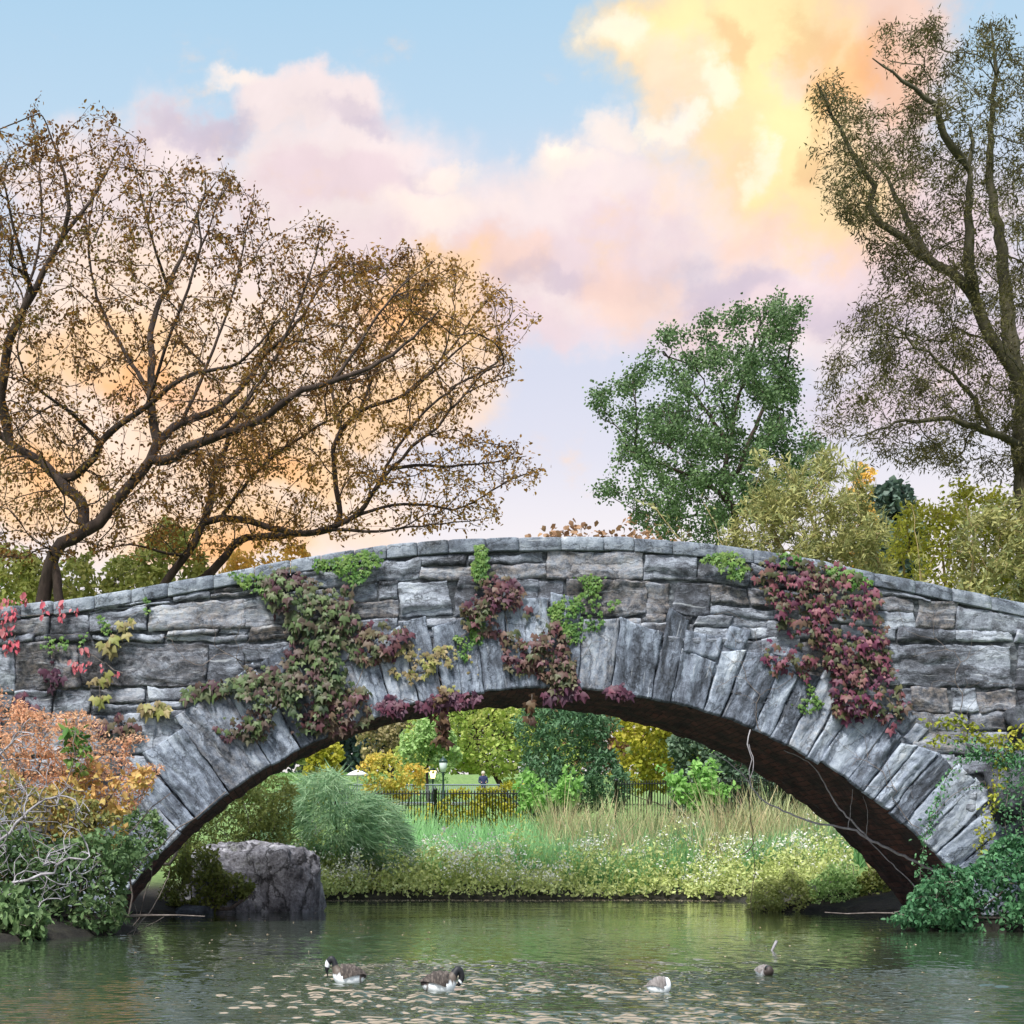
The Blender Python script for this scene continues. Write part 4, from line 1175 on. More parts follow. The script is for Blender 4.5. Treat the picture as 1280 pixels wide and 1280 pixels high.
plant('shrub', 'orange and yellow tinged shrub by the white parasol', 'shrub',
      [(448, 992), (442, 955), (465, 938), (500, 940), (528, 955), (535, 985), (500, 1000)], 86, 1.6, 2200, 0.2, T_OVAL, ML_ORY, M_STEM, 490, n_att=90, stems=3, clump=1.2, thr=-0.2)
plant('tree', 'narrow yellow tree at the springing edge of the arch opening', 'tree',
      [(380, 1000), (385, 940), (395, 915), (415, 915), (428, 940), (420, 990), (400, 1010)], 92, 1.4, 1500, 0.24, T_TUFT, ML_YEL, M_BARK, 402, n_att=70, trunk_r=0.08, clump=1.2, thr=-0.3, step=0.5)
plant('tree', 'buff and brown tree in front of the far dark trees', 'tree',
      [(450, 945), (455, 905), (480, 880), (520, 870), (530, 900), (520, 935), (490, 945)], 132, 3.0, 1500, 0.3, T_TUFT, ML_BRN, M_BARK, 490, n_att=110, trunk_r=0.15, clump=1.8, thr=-0.05, step=0.7)
plant('shrub', 'low yellow-olive thicket growing along the iron fence', 'shrub',
      [(455, 1050), (470, 1010), (500, 1015), (540, 1010), (575, 990), (610, 985), (650, 980), (670, 1010), (665, 1060), (560, 1055)], 75.5, 1.0, 4200, 0.19, T_OVAL, ML_YG, M_STEM, 570, n_att=160, stems=5, clump=0.9, thr=0.02)
plant('sapling', 'lime green sapling in front of the dark evergreen shrub', 'sapling',
      [(648, 1020), (650, 975), (660, 952), (672, 975), (690, 985), (712, 952), (724, 975), (722, 1005), (690, 1015)], 70, 0.8, 900, 0.24, T_OVAL, ML_LIME, M_STEM, 685, n_att=60, stems=3, clump=0.7, thr=-0.1)
plant('sapling', 'broad leaved light green sapling by the second run of fence', 'sapling',
      [(815, 965), (830, 955), (860, 985), (872, 945), (892, 942), (900, 975), (915, 975), (905, 1000), (870, 1015), (845, 1005), (835, 985)], 70, 0.8, 1100, 0.27, T_OVAL, ML_LIME, M_STEM, 868, n_att=60, stems=3, clump=0.6, thr=-0.1)
plant('shrub', 'dark teal shrubbery massed behind the second run of fence', 'shrub',
      [(835, 1030), (840, 960), (850, 900), (900, 890), (960, 910), (1060, 930), (1120, 960), (1130, 1030)], 80, 2.0, 14000, 0.22, T_TUFT, ML_DKB, M_BARK, 960, n_att=200, stems=5, clump=1.6, thr=-0.4, step=0.6)
plant('shrub', 'olive green bush on the bank behind the big boulder', 'shrub',
      [(190, 1110), (205, 1060), (240, 1020), (270, 995), (290, 975), (320, 965), (350, 965), (372, 985), (375, 1030), (350, 1070), (300, 1090)], 52, 1.4, 9000, 0.17, T_NARROW, ML_MOSS, M_STEM, 310, n_att=200, stems=4, clump=0.8, thr=-0.4, width=1.8)
plant('shrub', 'mossy green shrub growing against the big boulder', 'shrub',
      [(196, 1140), (205, 1095), (225, 1065), (250, 1055), (272, 1062), (285, 1090), (312, 1098), (318, 1112), (290, 1128), (250, 1135)], 42.0, 0.6, 4200, 0.11, T_OVAL, ML_MOSS, M_STEM, 245, n_att=150, stems=4, clump=0.5, thr=-0.25)
for px, lb, m_, pl in [
    (972, 'rounded pale leafy bush at the water edge, nearest the open reeds', ML_ASTER2, [(928, 1150), (940, 1116), (965, 1096), (995, 1092), (1015, 1105), (1020, 1152)]),
    (1060, 'low spreading green bush trailing over the dark ledge', ML_GRN, [(1020, 1156), (1030, 1128), (1060, 1112), (1100, 1112), (1130, 1125), (1136, 1156)]),
    (1045, 'mid green bush hanging over the water between two bushes', ML_MINT, [(1005, 1152), (1015, 1105), (1040, 1080), (1070, 1082), (1085, 1110), (1080, 1150)]),
    (1100, 'dark green bush tucked under the low end of the arch', ML_MOSS, [(1060, 1140), (1070, 1100), (1090, 1075), (1120, 1070), (1140, 1100), (1130, 1135)])]:
    plant('bush', lb, 'bush', pl, 43.3, 0.8, 5200, 0.09, T_OVAL, m_, M_STEM, px, n_att=110, stems=4, clump=0.4, thr=-0.35, ragged=12)

# grasses: blades as one object per kind of growth
def blades(name, label, cat, region, n, hgt, wid, mat, kind='stuff', lean=0.35, zoff=0.0, thing_parent=None, clump=0.0):
    x, y = sample_poly(region, n)
    if clump:
        v = np.array([mnoise.noise((a / clump, b / clump, 4.4)) for a, b in zip(x, y)])
        kx = v > -0.15 + RNG.normal(0, .1, n)
        x, y = x[kx], y[kx]
    z = ground_z(x, y)
    kx = z > 0.0
    x, y, z = x[kx], y[kx], z[kx]
    pos = np.stack([x, y, z - 0.05 + zoff], 1)
    d = norm(np.stack([RNG.normal(0, lean, len(x)), RNG.normal(0, lean, len(x)), np.ones(len(x))], 1))
    nr = norm(np.stack([RNG.normal(0, 1, len(x)), RNG.normal(-.4, 1, len(x)), np.full(len(x), 0.2)], 1))
    h = hgt * RNG.uniform(0.5, 1.2, len(x)) * np.clip([0.85 + .55 * mnoise.noise((a * .55, b * .55, hgt)) + .35 * mnoise.noise((a * 1.7, b * 1.7, hgt)) for a, b in zip(x, y)], .3, 1.4)
    o = leaves(name, pos, d, nr, h, T_BLADE, mat, thing_parent, np.full(len(x), wid) * RNG.uniform(.7, 1.3, len(x)))
    if kind: tag(o, label, cat, kind=kind)
    return o
MG_REED = leaf_mat('dry_reed_blade', [(176, 150, 120), (204, 184, 148), (190, 190, 142), (150, 172, 116), (206, 186, 170)], 0.35, clump=0.5)
MG_GREEN = leaf_mat('green_sedge_blade', [(104, 152, 98), (134, 182, 122), (168, 206, 146)], 0.45, clump=0.6)
MG_MINT = leaf_mat('mint_grass_blade', [(126, 180, 120), (160, 208, 144), (192, 222, 174)], 0.45, clump=0.6)
MG_LAWN = leaf_mat('lawn_blade', [(96, 136, 72), (124, 160, 90)], 0.4)
def XY(px, Y): return ((px - CX) / F * Y, Y)
blades('reed_bed', 'tall buff and green reeds standing along the far shore', 'reeds', [XY(690, 60), XY(1140, 58.5), XY(1160, 70), XY(680, 70)], 15000, 2.3, 0.05, MG_REED, lean=0.32, clump=0.8)
blades('sedge_bed', 'fresh green sedge tufts among the dry reeds', 'sedge', [XY(700, 57.5), XY(1120, 57), XY(1120, 66), XY(700, 66)], 15000, 1.5, 0.05, MG_GREEN, lean=0.28, clump=0.9)
blades('meadow_grass', 'mint green long grass behind the white flowers', 'grass', [XY(470, 58.5), XY(730, 58.5), XY(730, 70), XY(450, 70)], 16000, 1.5, 0.05, MG_MINT, lean=0.4, clump=1.2)
blades('lawn_grass', 'short green lawn on the slope beyond the fence', 'grass', [XY(300, 120), XY(560, 120), XY(560, 150), XY(300, 150)], 9000, 0.25, 0.1, MG_LAWN, lean=0.4)

# white-flowering plants along the shore
ML_ASTER = leaf_mat('aster_leaf', [(148, 166, 92), (182, 194, 116), (206, 212, 146), (158, 186, 118)], 0.45, clump=0.8)
ML_PETAL = leaf_mat('white_petal', [(200, 200, 186), (226, 226, 216), (238, 238, 232)], 0.3)
xa, ya = sample_poly([XY(375, 55.2), XY(560, 55.4), XY(760, 55.6), XY(960, 54.8), XY(1060, 53), XY(1060, 59.5), XY(700, 60.5), XY(375, 60)], 3400)
za = ground_z(xa, ya); kx = za > 0.0
xa, ya, za = xa[kx], ya[kx], za[kx]
nst = len(xa)
hs = RNG.uniform(.4, 1.35, nst) * np.array([max(.22, .95 + 1.0 * mnoise.noise((a * .55, b * .8, 2)) + .5 * mnoise.noise((a * 2.0, b * 2.0, 2))) for a, b in zip(xa, ya)])
rep = 11
lp = np.repeat(np.stack([xa, ya, za], 1), rep, 0)
ht = np.repeat(hs, rep) * RNG.uniform(.05, 1, nst * rep)
lp = lp + np.stack([RNG.normal(0, .09, len(lp)), RNG.normal(0, .09, len(lp)), ht], 1)
lp[:, 1] -= np.where(ht < .45, RNG.random(len(lp)) * .7, 0)
lp[:, 2] = np.maximum(lp[:, 2], .03)
o = leaves('shore_plants_foliage', lp, rand_dirs(len(lp), (0, 0, .2)), rand_dirs(len(lp), (0, -.3, .5)), RNG.uniform(.08, .18, len(lp)), T_OVAL, ML_ASTER)
tag(o, 'yellow-green leafy growth massed along the waterline', 'plants', kind='stuff')
rep = 10
fl = (RNG.random(nst) < np.interp(xa, [0.5, 3.2, 9.5, 11], [0.45, 0.8, 0.75, 0.35])) & (np.array([mnoise.noise((a * .9, b * .9, 6.6)) for a, b in zip(xa, ya)]) > -0.12)
lp = np.repeat(np.stack([xa, ya, za + hs], 1)[fl], rep, 0)
lp = lp + np.stack([RNG.normal(0, .1, len(lp)), RNG.normal(0, .1, len(lp)), RNG.normal(.02, .1, len(lp))], 1)
o = leaves('flower_heads', lp, rand_dirs(len(lp), (0, -.3, .3)), rand_dirs(len(lp), (0, -.5, 1)), RNG.uniform(.05, .12, len(lp)), T_OVAL, ML_PETAL)
tag(o, 'small white flower heads on the shore plants', 'flowers', kind='stuff')

# weeping grass mound
ML_WEEP = leaf_mat('weeping_grass_blade', [(100, 138, 104), (136, 172, 130), (170, 198, 156), (190, 208, 168)], 0.4, clump=1.0)
wz = gz(P(418, 1000, 58.4)[0], 58.4)
wt = thing('grass_clump', (P(418, 1000, 58.4)[0], 58.4, wz), 'big weeping mound of fine green grass beside the boulder', 'grass clump')
pl = [(325, 1050), (332, 1010), (352, 985), (385, 970), (420, 966), (455, 985), (490, 1010), (512, 1035), (510, 1060), (490, 1085), (350, 1085)]
cp = crown_points(pl, 58.4, 9000, 1.7, 0.8, -0.35, 10)
cc = np.array((wt.location[0], 58.4, wz + 1.3))
dd = norm(cp - cc) * np.array((1, 1, 0.3)) + np.array((0, 0, -0.55)) + RNG.normal(0, .28, (len(cp), 3))
leaves('foliage', cp, dd, rand_dirs(len(cp), (0, -.5, .5)), RNG.uniform(.35, .8, len(cp)), T_BLADE, ML_WEEP, wt, RNG.uniform(.02, .045, len(cp)))

# ------------------------------------------------------------------ creepers on the bridge
def creeper(label, polys, n, size, tmpl, mat, out=0.16, n_att=60, down=1.0, group='creepers on the bridge face', yf=YB, clump=0.0, thr=0.0, name='creeper'):
    allp = []
    areas = [abs(sum(p[i][0] * p[(i + 1) % len(p)][1] - p[(i + 1) % len(p)][0] * p[i][1] for i in range(len(p)))) for p in polys]
    for pl_, ar in zip(polys, areas):
        m = max(6, int(n * ar / sum(areas)))
        x, y = sample_poly(pl_, m)
        de = poly_dist(x, y, pl_)
        k = de > RNG.random(m) ** 2 * 7 - 2
        x, y, de = x[k], y[k], de[k]
        if clump:
            v = np.array([mnoise.noise((a / 60 / clump, b / 60 / clump, 1.1)) for a, b in zip(x, y)])
            k = v > thr + RNG.normal(0, .1, len(v)); x, y, de = x[k], y[k], de[k]
        lf = np.array([(mnoise.noise((a_ / 22, c_ / 22, 5.5)), mnoise.noise((a_ / 22, c_ / 22, 15.5))) for a_, c_ in zip(x, y)])
        rr_ = min(1.0, math.sqrt(ar) / 130)
        x = x + lf[:, 0] * 13 * rr_ + RNG.normal(0, 3.0 * rr_, len(x)); y = y + lf[:, 1] * 13 * rr_ + RNG.normal(0, 3.0 * rr_, len(x))
        bul = out * np.clip(de / 25, 0.15, 1) * RNG.uniform(0.25, 1, len(x))
        yy = yf - 0.13 - bul
        allp.append(np.stack([(x - CX) / F * yy, yy, CAMH + (CY - y) / F * yy], 1))
    pts = np.concatenate(allp)
    cx, cz = pts[:, 0].mean(), pts[:, 2].max()
    t = thing(name, (cx, yf, cz), label, 'creeper', group)
    m = len(pts)
    tip = norm(np.stack([RNG.normal(0, .35, m), RNG.normal(-.35, .2, m), np.full(m, -down)], 1))
    nr = norm(np.stack([RNG.normal(0, .5, m), RNG.normal(-1, .3, m), RNG.normal(.6, .45, m)], 1))
    leaves('foliage', pts, tip, nr, size * RNG.choice([.45, .7, .9, 1.1, 1.35], m) * RNG.uniform(.85, 1.15, m), tmpl, mat, t)
    if n_att:
        at = pts[RNG.choice(m, min(m, n_att), replace=False)].copy()
        at[:, 1] = yf - 0.10 - RNG.random(len(at)) * 0.03
        s0 = at[np.argmin(at[:, 2])]
        limbs = [([s0 + np.array((0, 0, -.1)), s0, s0 * .5 + at.mean(0) * .5], 0.014, 0.008)]
        pos, par, rm, _ = grow(limbs, at, 0.12, 0.5, 0.1)
        pos[:, 1] = np.clip(pos[:, 1], yf - 0.16, yf - 0.08)
        branch_mesh('stem', pos, par, pipe_radii(par, rm, 0.0045), M_STEM, t)
    return t
MI_GREEN = leaf_mat('ivy_green_purple', [(34, 46, 32), (58, 76, 46), (92, 110, 68), (84, 78, 62), (78, 48, 56), (50, 30, 40)], 0.15, clump=0.9, spread=0.55)
MI_MIX = leaf_mat('ivy_bronze', [(40, 50, 34), (74, 84, 54), (96, 84, 64), (94, 60, 62), (74, 40, 56), (48, 30, 40)], 0.15, clump=0.9, spread=0.55)
MI_RED = leaf_mat('ivy_crimson', [(40, 16, 32), (70, 30, 54), (98, 46, 70), (122, 74, 80), (84, 84, 54), (62, 70, 42), (96, 42, 62), (56, 24, 46)], 0.15, clump=0.75, spread=0.6)
MI_PURP = leaf_mat('ivy_purple', [(50, 28, 42), (74, 44, 62), (94, 56, 72), (108, 46, 62)], 0.22, clump=1.2, spread=0.6)
MI_SM = leaf_mat('small_ivy_green', [(44, 78, 38), (72, 112, 50), (104, 136, 64), (134, 154, 80)], 0.3, clump=1.0)
MI_YEL = leaf_mat('ivy_yellow', [(104, 116, 60), (144, 148, 80), (150, 134, 96), (110, 96, 72)], 0.3, clump=1.0)
MI_PINK = leaf_mat('creeper_scarlet', [(140, 56, 70), (190, 80, 98), (200, 120, 124), (140, 100, 98)], 0.35, clump=1.0)
creeper('broad bronze-green creeper mass with lobed leaves hanging down to the arch ring', [
    [(318, 722), (345, 706), (395, 718), (440, 732), (452, 770), (440, 800), (455, 835), (440, 870), (420, 905), (370, 912), (320, 924), (285, 924), (264, 905), (262, 872), (282, 848), (330, 836), (368, 812), (352, 775), (330, 748)]],
    1500, 0.145, T_LOBED, MI_GREEN, 0.28, 130, clump=0.8, thr=-0.28)
creeper('thin trail of olive creeper leaves reaching sideways along a wall joint', [[(215, 868), (240, 852), (300, 840), (340, 830), (345, 846), (300, 858), (262, 872), (232, 874)]], 90, 0.19, T_LOBED, MI_GREEN, 0.12, 16)
creeper('purple-tinged creeper leaves spilling over the arch ring below the bronze mass', [[(380, 880), (420, 860), (452, 858), (470, 885), (448, 908), (410, 918), (385, 908)], [(440, 800), (470, 770), (512, 785), (505, 815), (470, 830), (450, 830)]], 330, 0.15, T_LOBED, MI_MIX, 0.3, 30, clump=1.0, thr=-0.4)
creeper('crimson creeper sprays along the lip of the arch', [[(468, 880), (490, 868), (512, 878), (508, 893), (480, 895)], [(520, 876), (545, 862), (585, 858), (602, 872), (570, 884), (530, 888)]], 170, 0.15, T_LOBED, MI_PURP, 0.18, 20)
creeper('mixed green and bronze creeper draped at the middle of the wall', [
    [(572, 748), (586, 722), (610, 714), (642, 722), (655, 752), (690, 778), (712, 806), (724, 850), (722, 868), (690, 868), (672, 842), (640, 838), (630, 806), (600, 790), (580, 770)]], 720, 0.14, T_LOBED, MI_MIX, 0.24, 60, clump=0.7, thr=-0.25)
creeper('yellowing sparse creeper between the two large masses', [[(478, 812), (500, 800), (540, 806), (580, 800), (600, 830), (585, 862), (545, 858), (520, 868), (490, 840)]], 380, 0.10, T_LOBED, MI_YEL, 0.14, 60, clump=0.5, thr=0.05)
creeper('strip of small bright ivy climbing to the top of the coping', [[(592, 682), (610, 680), (613, 706), (606, 730), (592, 728), (588, 705)]], 330, 0.075, T_LOBED, MI_SM, 0.08, 24, yf=YB - 0.04)
creeper('fresh green small-leaved ivy fanning over the first upright arch stones', [[(722, 716), (752, 714), (760, 728), (748, 748), (740, 780), (724, 812), (706, 800), (684, 776), (682, 752), (712, 748), (728, 738)], [(735, 775), (770, 745), (776, 752), (745, 790)]], 700, 0.078, T_LOBED, MI_SM, 0.07, 70, clump=0.7, thr=-0.25)
creeper('small green ivy patch under the bronze leaves at mid wall', [[(586, 762), (612, 758), (606, 800), (586, 812)], [(566, 792), (586, 796), (584, 824), (570, 820)]], 260, 0.08, T_LOBED, MI_SM, 0.07, 24)
creeper('small green ivy spilling over the coping above the bronze mass', [[(388, 702), (420, 692), (462, 688), (482, 692), (470, 708), (452, 722), (420, 716), (392, 712)], [(440, 715), (450, 712), (448, 732), (440, 730)]], 420, 0.078, T_LOBED, MI_SM, 0.07, 30, yf=YB - 0.05)
creeper('little ivy sprigs on the coping slope above the olive trail', [[(286, 716), (300, 712), (322, 716), (334, 730), (330, 748), (318, 742), (300, 728)]], 140, 0.075, T_LOBED, MI_SM, 0.05, 16, yf=YB - 0.03)
creeper('dense crimson creeper curtain with lobed leaves falling across the arch stones', [
    [(932, 694), (985, 692), (1032, 703), (1088, 716), (1100, 752), (1110, 800), (1112, 840), (1128, 868), (1130, 890), (1118, 905), (1092, 902), (1060, 896), (1032, 886), (1022, 858), (990, 838), (956, 830), (962, 806), (986, 788), (968, 770), (955, 735), (940, 712)]],
    1550, 0.14, T_LOBED, MI_RED, 0.26, 130, clump=0.7, thr=-0.22)
creeper('bright green ivy tuft at the top edge beside the crimson curtain', [[(878, 696), (900, 690), (930, 692), (938, 708), (926, 724), (912, 722), (896, 706)]], 210, 0.09, T_LOBED, MI_SM, 0.1, 20, yf=YB - 0.05)
creeper('green ivy lying over the coping above the crimson curtain', [[(970, 690), (1004, 694), (998, 706), (975, 704)], [(1030, 704), (1078, 712), (1090, 726), (1064, 736), (1036, 720)]], 300, 0.085, T_LOBED, MI_SM, 0.1, 24, yf=YB - 0.06)
creeper('stray green ivy runners below the crimson curtain', [[(985, 880), (1020, 870), (1035, 880), (1022, 888), (1000, 892)], [(1005, 850), (1022, 858), (1018, 880), (1008, 872)]], 60, 0.085, T_LOBED, MI_SM, 0.04, 20)
creeper('last purple leaf cluster caught on the lip near the upright stones', [[(758, 858), (775, 850), (790, 860), (784, 874), (764, 872)]], 30, 0.18, T_LOBED, MI_PURP, 0.1, 5)
creeper('purple leaves hanging at the arch lip under the mid wall creeper', [[(678, 862), (700, 842), (722, 846), (735, 862), (715, 876), (690, 874)]], 60, 0.19, T_LOBED, MI_PURP, 0.14, 8)
creeper('yellow-green lobed sprig on bare wall under the low coping', [[(126, 806), (140, 792), (156, 794), (154, 806), (136, 816)], [(146, 776), (160, 768), (170, 778), (160, 790), (148, 788)]], 26, 0.19, T_LOBED, MI_YEL, 0.1, 6)
creeper('olive creeper sprig on bare wall above the orange shrub', [[(100, 846), (118, 840), (140, 838), (138, 854), (112, 856)], [(118, 870), (132, 862), (132, 884), (118, 886)]], 24, 0.18, T_LOBED, MI_YEL, 0.1, 6)
creeper('bright yellow leaf cluster just above the long arch slabs', [[(178, 880), (196, 872), (226, 876), (228, 888), (200, 892), (182, 890)]], 24, 0.19, T_LOBED, MI_YEL, 0.1, 5)
creeper('dark purple creeper cluster low on the wall behind the orange shrub', [[(52, 832), (70, 826), (82, 842), (72, 868), (56, 862)], [(20, 870), (46, 862), (42, 888), (22, 890)]], 44, 0.19, T_LOBED, MI_PURP, 0.12, 8)
creeper('dull creeper leaves at the foot of the wall beside the first arch slab', [[(120, 900), (140, 888), (170, 890), (180, 905), (160, 918), (130, 914)]], 40, 0.17, T_LOBED, MI_MIX, 0.14, 8)
creeper('thin ivy string down the wall below the coping joint', [[(120, 766), (128, 764), (140, 788), (136, 798), (128, 786)], [(178, 744), (186, 742), (190, 764), (182, 766)]], 60, 0.07, T_LOBED, MI_SM, 0.04, 10)
creeper('faint speckled ivy spread on the dark low wall', [[(56, 798), (84, 792), (88, 812), (66, 820), (50, 812)], [(96, 796), (110, 788), (108, 806), (98, 808)]], 70, 0.07, T_LOBED, MI_SM, 0.04, 14)
creeper('scarlet creeper trailing over the lowest visible coping stones', [[(-20, 752), (14, 744), (26, 760), (18, 790), (-20, 800)], [(22, 742), (34, 738), (32, 756), (24, 760)], [(50, 748), (60, 746), (62, 770), (52, 772)], [(70, 752), (80, 750), (82, 776), (72, 776)], [(88, 760), (98, 758), (98, 768), (90, 768)], [(5, 800), (28, 796), (26, 820), (4, 822)]],
        150, 0.13, T_OVAL, MI_PINK, 0.12, 30, yf=YB - 0.05)
creeper('scattered scarlet leaves on the wall below the trailing creeper', [[(100, 806), (114, 802), (112, 822), (102, 820)], [(80, 826), (100, 822), (130, 826), (130, 836), (96, 838)], [(140, 836), (152, 832), (152, 844), (142, 844)]], 40, 0.12, T_OVAL, MI_PINK, 0.08, 8)
# tails hanging free below the arch lip
def tail(label, px, py0, py1, n, mat, wdt=9):
    t = thing('creeper', tuple(P(px, py0, YB - .2)), label, 'creeper', 'creepers on the bridge face')
    mb = MB()
    ln = smooth_line([P(px + random.uniform(-2, 2), py0 + (py1 - py0) * q / 5, YB - .22) for q in range(6)], .1)
    mb.tube(ln, 0.009, 0.005, 5); mb.build('stem', M_STEM, t)
    f = RNG.random(n) ** 0.7
    ps = np.array([P(px + RNG.normal(0, wdt * .5), py0 + (py1 - py0) * q, YB - .22 + RNG.normal(0, .1)) for q in f])
    leaves('foliage', ps, rand_dirs(n, (0, -.3, -1.2)), rand_dirs(n, (0, -1, .4)), 0.18 * RNG.uniform(.6, 1.2, n), T_LOBED, mat, t)
MI_BROWN = leaf_mat('ivy_brown', [(52, 34, 32), (78, 54, 42), (104, 84, 58), (70, 60, 40)], 0.25, clump=1.5)
tail('long brown creeper tail dangling free into the arch opening', 552, 858, 930, 75, MI_BROWN, 11)
tail('small dark clump of creeper dangling on a thread under the crown', 664, 868, 902, 16, MI_BROWN, 6)

def bare_vine(label, poly, n, r=0.006, seed_px=None):
    x, y = sample_poly(poly, n)
    at = np.stack([BX(x), YB - 0.135 - RNG.random(n) * .02, BZ(y)], 1)
    s0 = np.array((BX(seed_px[0]), YB - .14, BZ(seed_px[1])))
    t = thing('bare_vine', tuple(s0), label, 'vine', 'leafless vine stems on the bridge face')
    c = at.mean(0)
    pos, par, rm, _ = grow([([s0, s0 * .6 + c * .4, c], 0.011, 0.007)], at, 0.15, 1.2, 0.12)
    pos[:, 1] = np.clip(pos[:, 1], YB - .2, YB - .12)
    branch_mesh('stem', pos, par, pipe_radii(par, rm, r * .6, 2.6), M_STEM, t)
bare_vine('web of leafless stems over the wall stones beside the crimson curtain', [(1112, 740), (1200, 750), (1270, 790), (1280, 880), (1190, 890), (1130, 850)], 46, seed_px=(1200, 930))
bare_vine('leafless stems straggling over the upright stones before the crimson curtain', [(860, 760), (930, 750), (985, 790), (1000, 860), (930, 900), (880, 860)], 36, seed_px=(948, 915))
bare_vine('leafless stems netting the wall between the olive trail and the bronze mass', [(200, 770), (290, 760), (350, 790), (340, 830), (260, 850), (190, 840)], 34, seed_px=(330, 850))
bare_vine('leafless stems running down the arch stones above the dead branch', [(1010, 880), (1080, 900), (1130, 960), (1150, 1020), (1090, 1000), (1030, 940)], 26, seed_px=(1150, 1050))
bare_vine('leafless stems across the stones at the top middle of the wall', [(640, 760), (700, 740), (760, 800), (745, 850), (690, 830)], 18, seed_px=(720, 868))

# ------------------------------------------------------------------ boulders
def boulder(name, label, cx, cy, z0, a, b2, c, mat, seed, p=2.6, amp=0.22, group=None, n=48):
    vs = []; fs = []
    m = n // 2
    for j in range(m + 1):
        ph = -math.pi / 2 + math.pi * j / m
        for i in range(n):
            th = 2 * math.pi * i / n
            def se(v, e): return math.copysign(abs(v) ** e, v)
            e = 2 / p
            x = se(math.cos(ph), e) * se(math.cos(th), e); y = se(math.cos(ph), e) * se(math.sin(th), e); z = se(math.sin(ph), e)
            d = 1 + amp * mnoise.fractal((x * 1.1 + seed, y * 1.1, z * 1.1), 0.9, 2.1, 6) + 0.10 * mnoise.noise((x * 2.2, y * 2.2, z * 0.7 + seed)) + .03 * abs(mnoise.noise((x * 7, y * 7, z * 3 + seed))) + amp * .35 * (math.floor(3.2 * mnoise.noise((x * 1.5 + z * .5, y * 1.5, z * .9 - seed))) / 3.2)
            vs.append((cx + a * x * d, cy + b2 * y * d, z0 + c * z * d))
    for j in range(m):
        for i in range(n):
            i2 = (i + 1) % n
            fs.append((j * n + i, j * n + i2, (j + 1) * n + i2, (j + 1) * n + i))
    o = umesh(name, vs, fs, mat)
    o.data.polygons.foreach_set('use_smooth', [True] * len(o.data.polygons))
    return tag(o, label, 'boulder', group)
Yr = 43.6
boulder('boulder', 'big grey-purple boulder standing in the water behind the arch foot', P(318, 1000, Yr)[0], Yr, 0.42, 1.56, 1.1, 1.24, M_ROCKC, 4.2, 5.0, 0.2, n=170)
boulder('boulder', 'low dark wet stone at the waterline in front of the big boulder', P(240, 1000, 41.6)[0], 41.6, -0.03, 0.5, 0.4, 0.22, M_ROCKD, 8.2, 2.4, 0.25)
boulder('boulder', 'dark stone ledge overhanging the water under the arch end bushes', P(1112, 1000, 42.6)[0], 42.6, 0.0, 0.7, 0.5, 0.3, M_ROCK, 2.7, 2.6, 0.25)
boulder('boulder', 'rough rounded stone at the end of the wall among hanging vines', BX(1262), YB - 0.15, BZ(985), 0.5, 0.4, 0.7, M_ROCKD, 11.0, 3.0, 0.42, n=72)
boulder('boulder', 'rough stone above another at the vine covered wall end', BX(1288), YB - 0.1, BZ(905), 0.5, 0.35, 0.42, M_ROCKD, 14.0, 3.0, 0.4, n=72)

# ------------------------------------------------------------------ bank shrubs in front of the bridge
ML_SAL = leaf_mat('salmon_plume', [(190, 128, 96), (212, 156, 120), (224, 184, 150), (200, 168, 122)], 0.4, clump=0.8)
ML_AUTY = leaf_mat('autumn_yellow_leaf', [(134, 132, 76), (184, 164, 90), (208, 180, 110), (214, 164, 104), (112, 126, 76)], 0.4, clump=1.0)
ML_OLV = leaf_mat('olive_gold_leaf', [(92, 104, 60), (132, 138, 80), (170, 160, 96), (196, 160, 104), (116, 132, 84)], 0.4, clump=1.0)
ML_BANKG = leaf_mat('bank_green_leaf', [(58, 82, 54), (86, 114, 72), (116, 144, 94), (138, 152, 108)], 0.35, clump=1.0)
plant('shrub', 'feathery salmon orange shrub spreading in front of the arch foot', 'shrub',
      [(-30, 990), (-25, 880), (10, 862), (60, 885), (100, 890), (140, 925), (190, 915), (180, 930), (165, 950), (205, 970), (190, 985), (165, 1010), (110, 1030), (40, 1010)], 31.0, 0.6, 11500, 0.078, T_NARROW, ML_SAL, M_STEM, 40,
      n_att=330, stems=6, clump=0.5, thr=-0.25, width=2.2, droop=-.1, tip=0.004, trunk_r=0.02, ragged=20)
plant('shrub', 'autumn yellow leaved shrub mixed into the salmon one by the arch slabs', 'shrub',
      [(60, 1010), (80, 960), (120, 945), (150, 960), (190, 955), (200, 975), (175, 1000), (150, 1020), (160, 1060), (120, 1080), (70, 1060)], 30.4, 0.5, 900, 0.14, T_OVAL, ML_AUTY, M_STEM, 70,
      n_att=130, stems=4, clump=0.5, thr=-0.2, tip=0.004, trunk_r=0.015, ragged=16)
plant('sapling', 'bright lime leaved sprig rising out of the salmon shrub', 'sapling',
      [(76, 925), (80, 905), (96, 898), (108, 915), (118, 940), (112, 965), (95, 970), (84, 945)], 30.2, 0.25, 90, 0.17, T_OVAL, MI_SM, M_STEM, 60, n_att=26, stems=2, tip=0.004, trunk_r=0.012, step=.2)
plant('shrub', 'deep green leafy shrub at the foot of the bank by the arch springing', 'shrub',
      [(-40, 1170), (-40, 1040), (20, 1030), (70, 1050), (120, 1040), (165, 1050), (190, 1040), (170, 1080), (150, 1110), (158, 1158), (120, 1176), (60, 1182), (-40, 1188)], 29.4, 0.8, 7500, 0.12, T_OVAL, ML_BANKG, M_STEM, 60,
      n_att=260, stems=6, clump=0.5, thr=-0.25, tip=0.004, trunk_r=0.02, ragged=14)
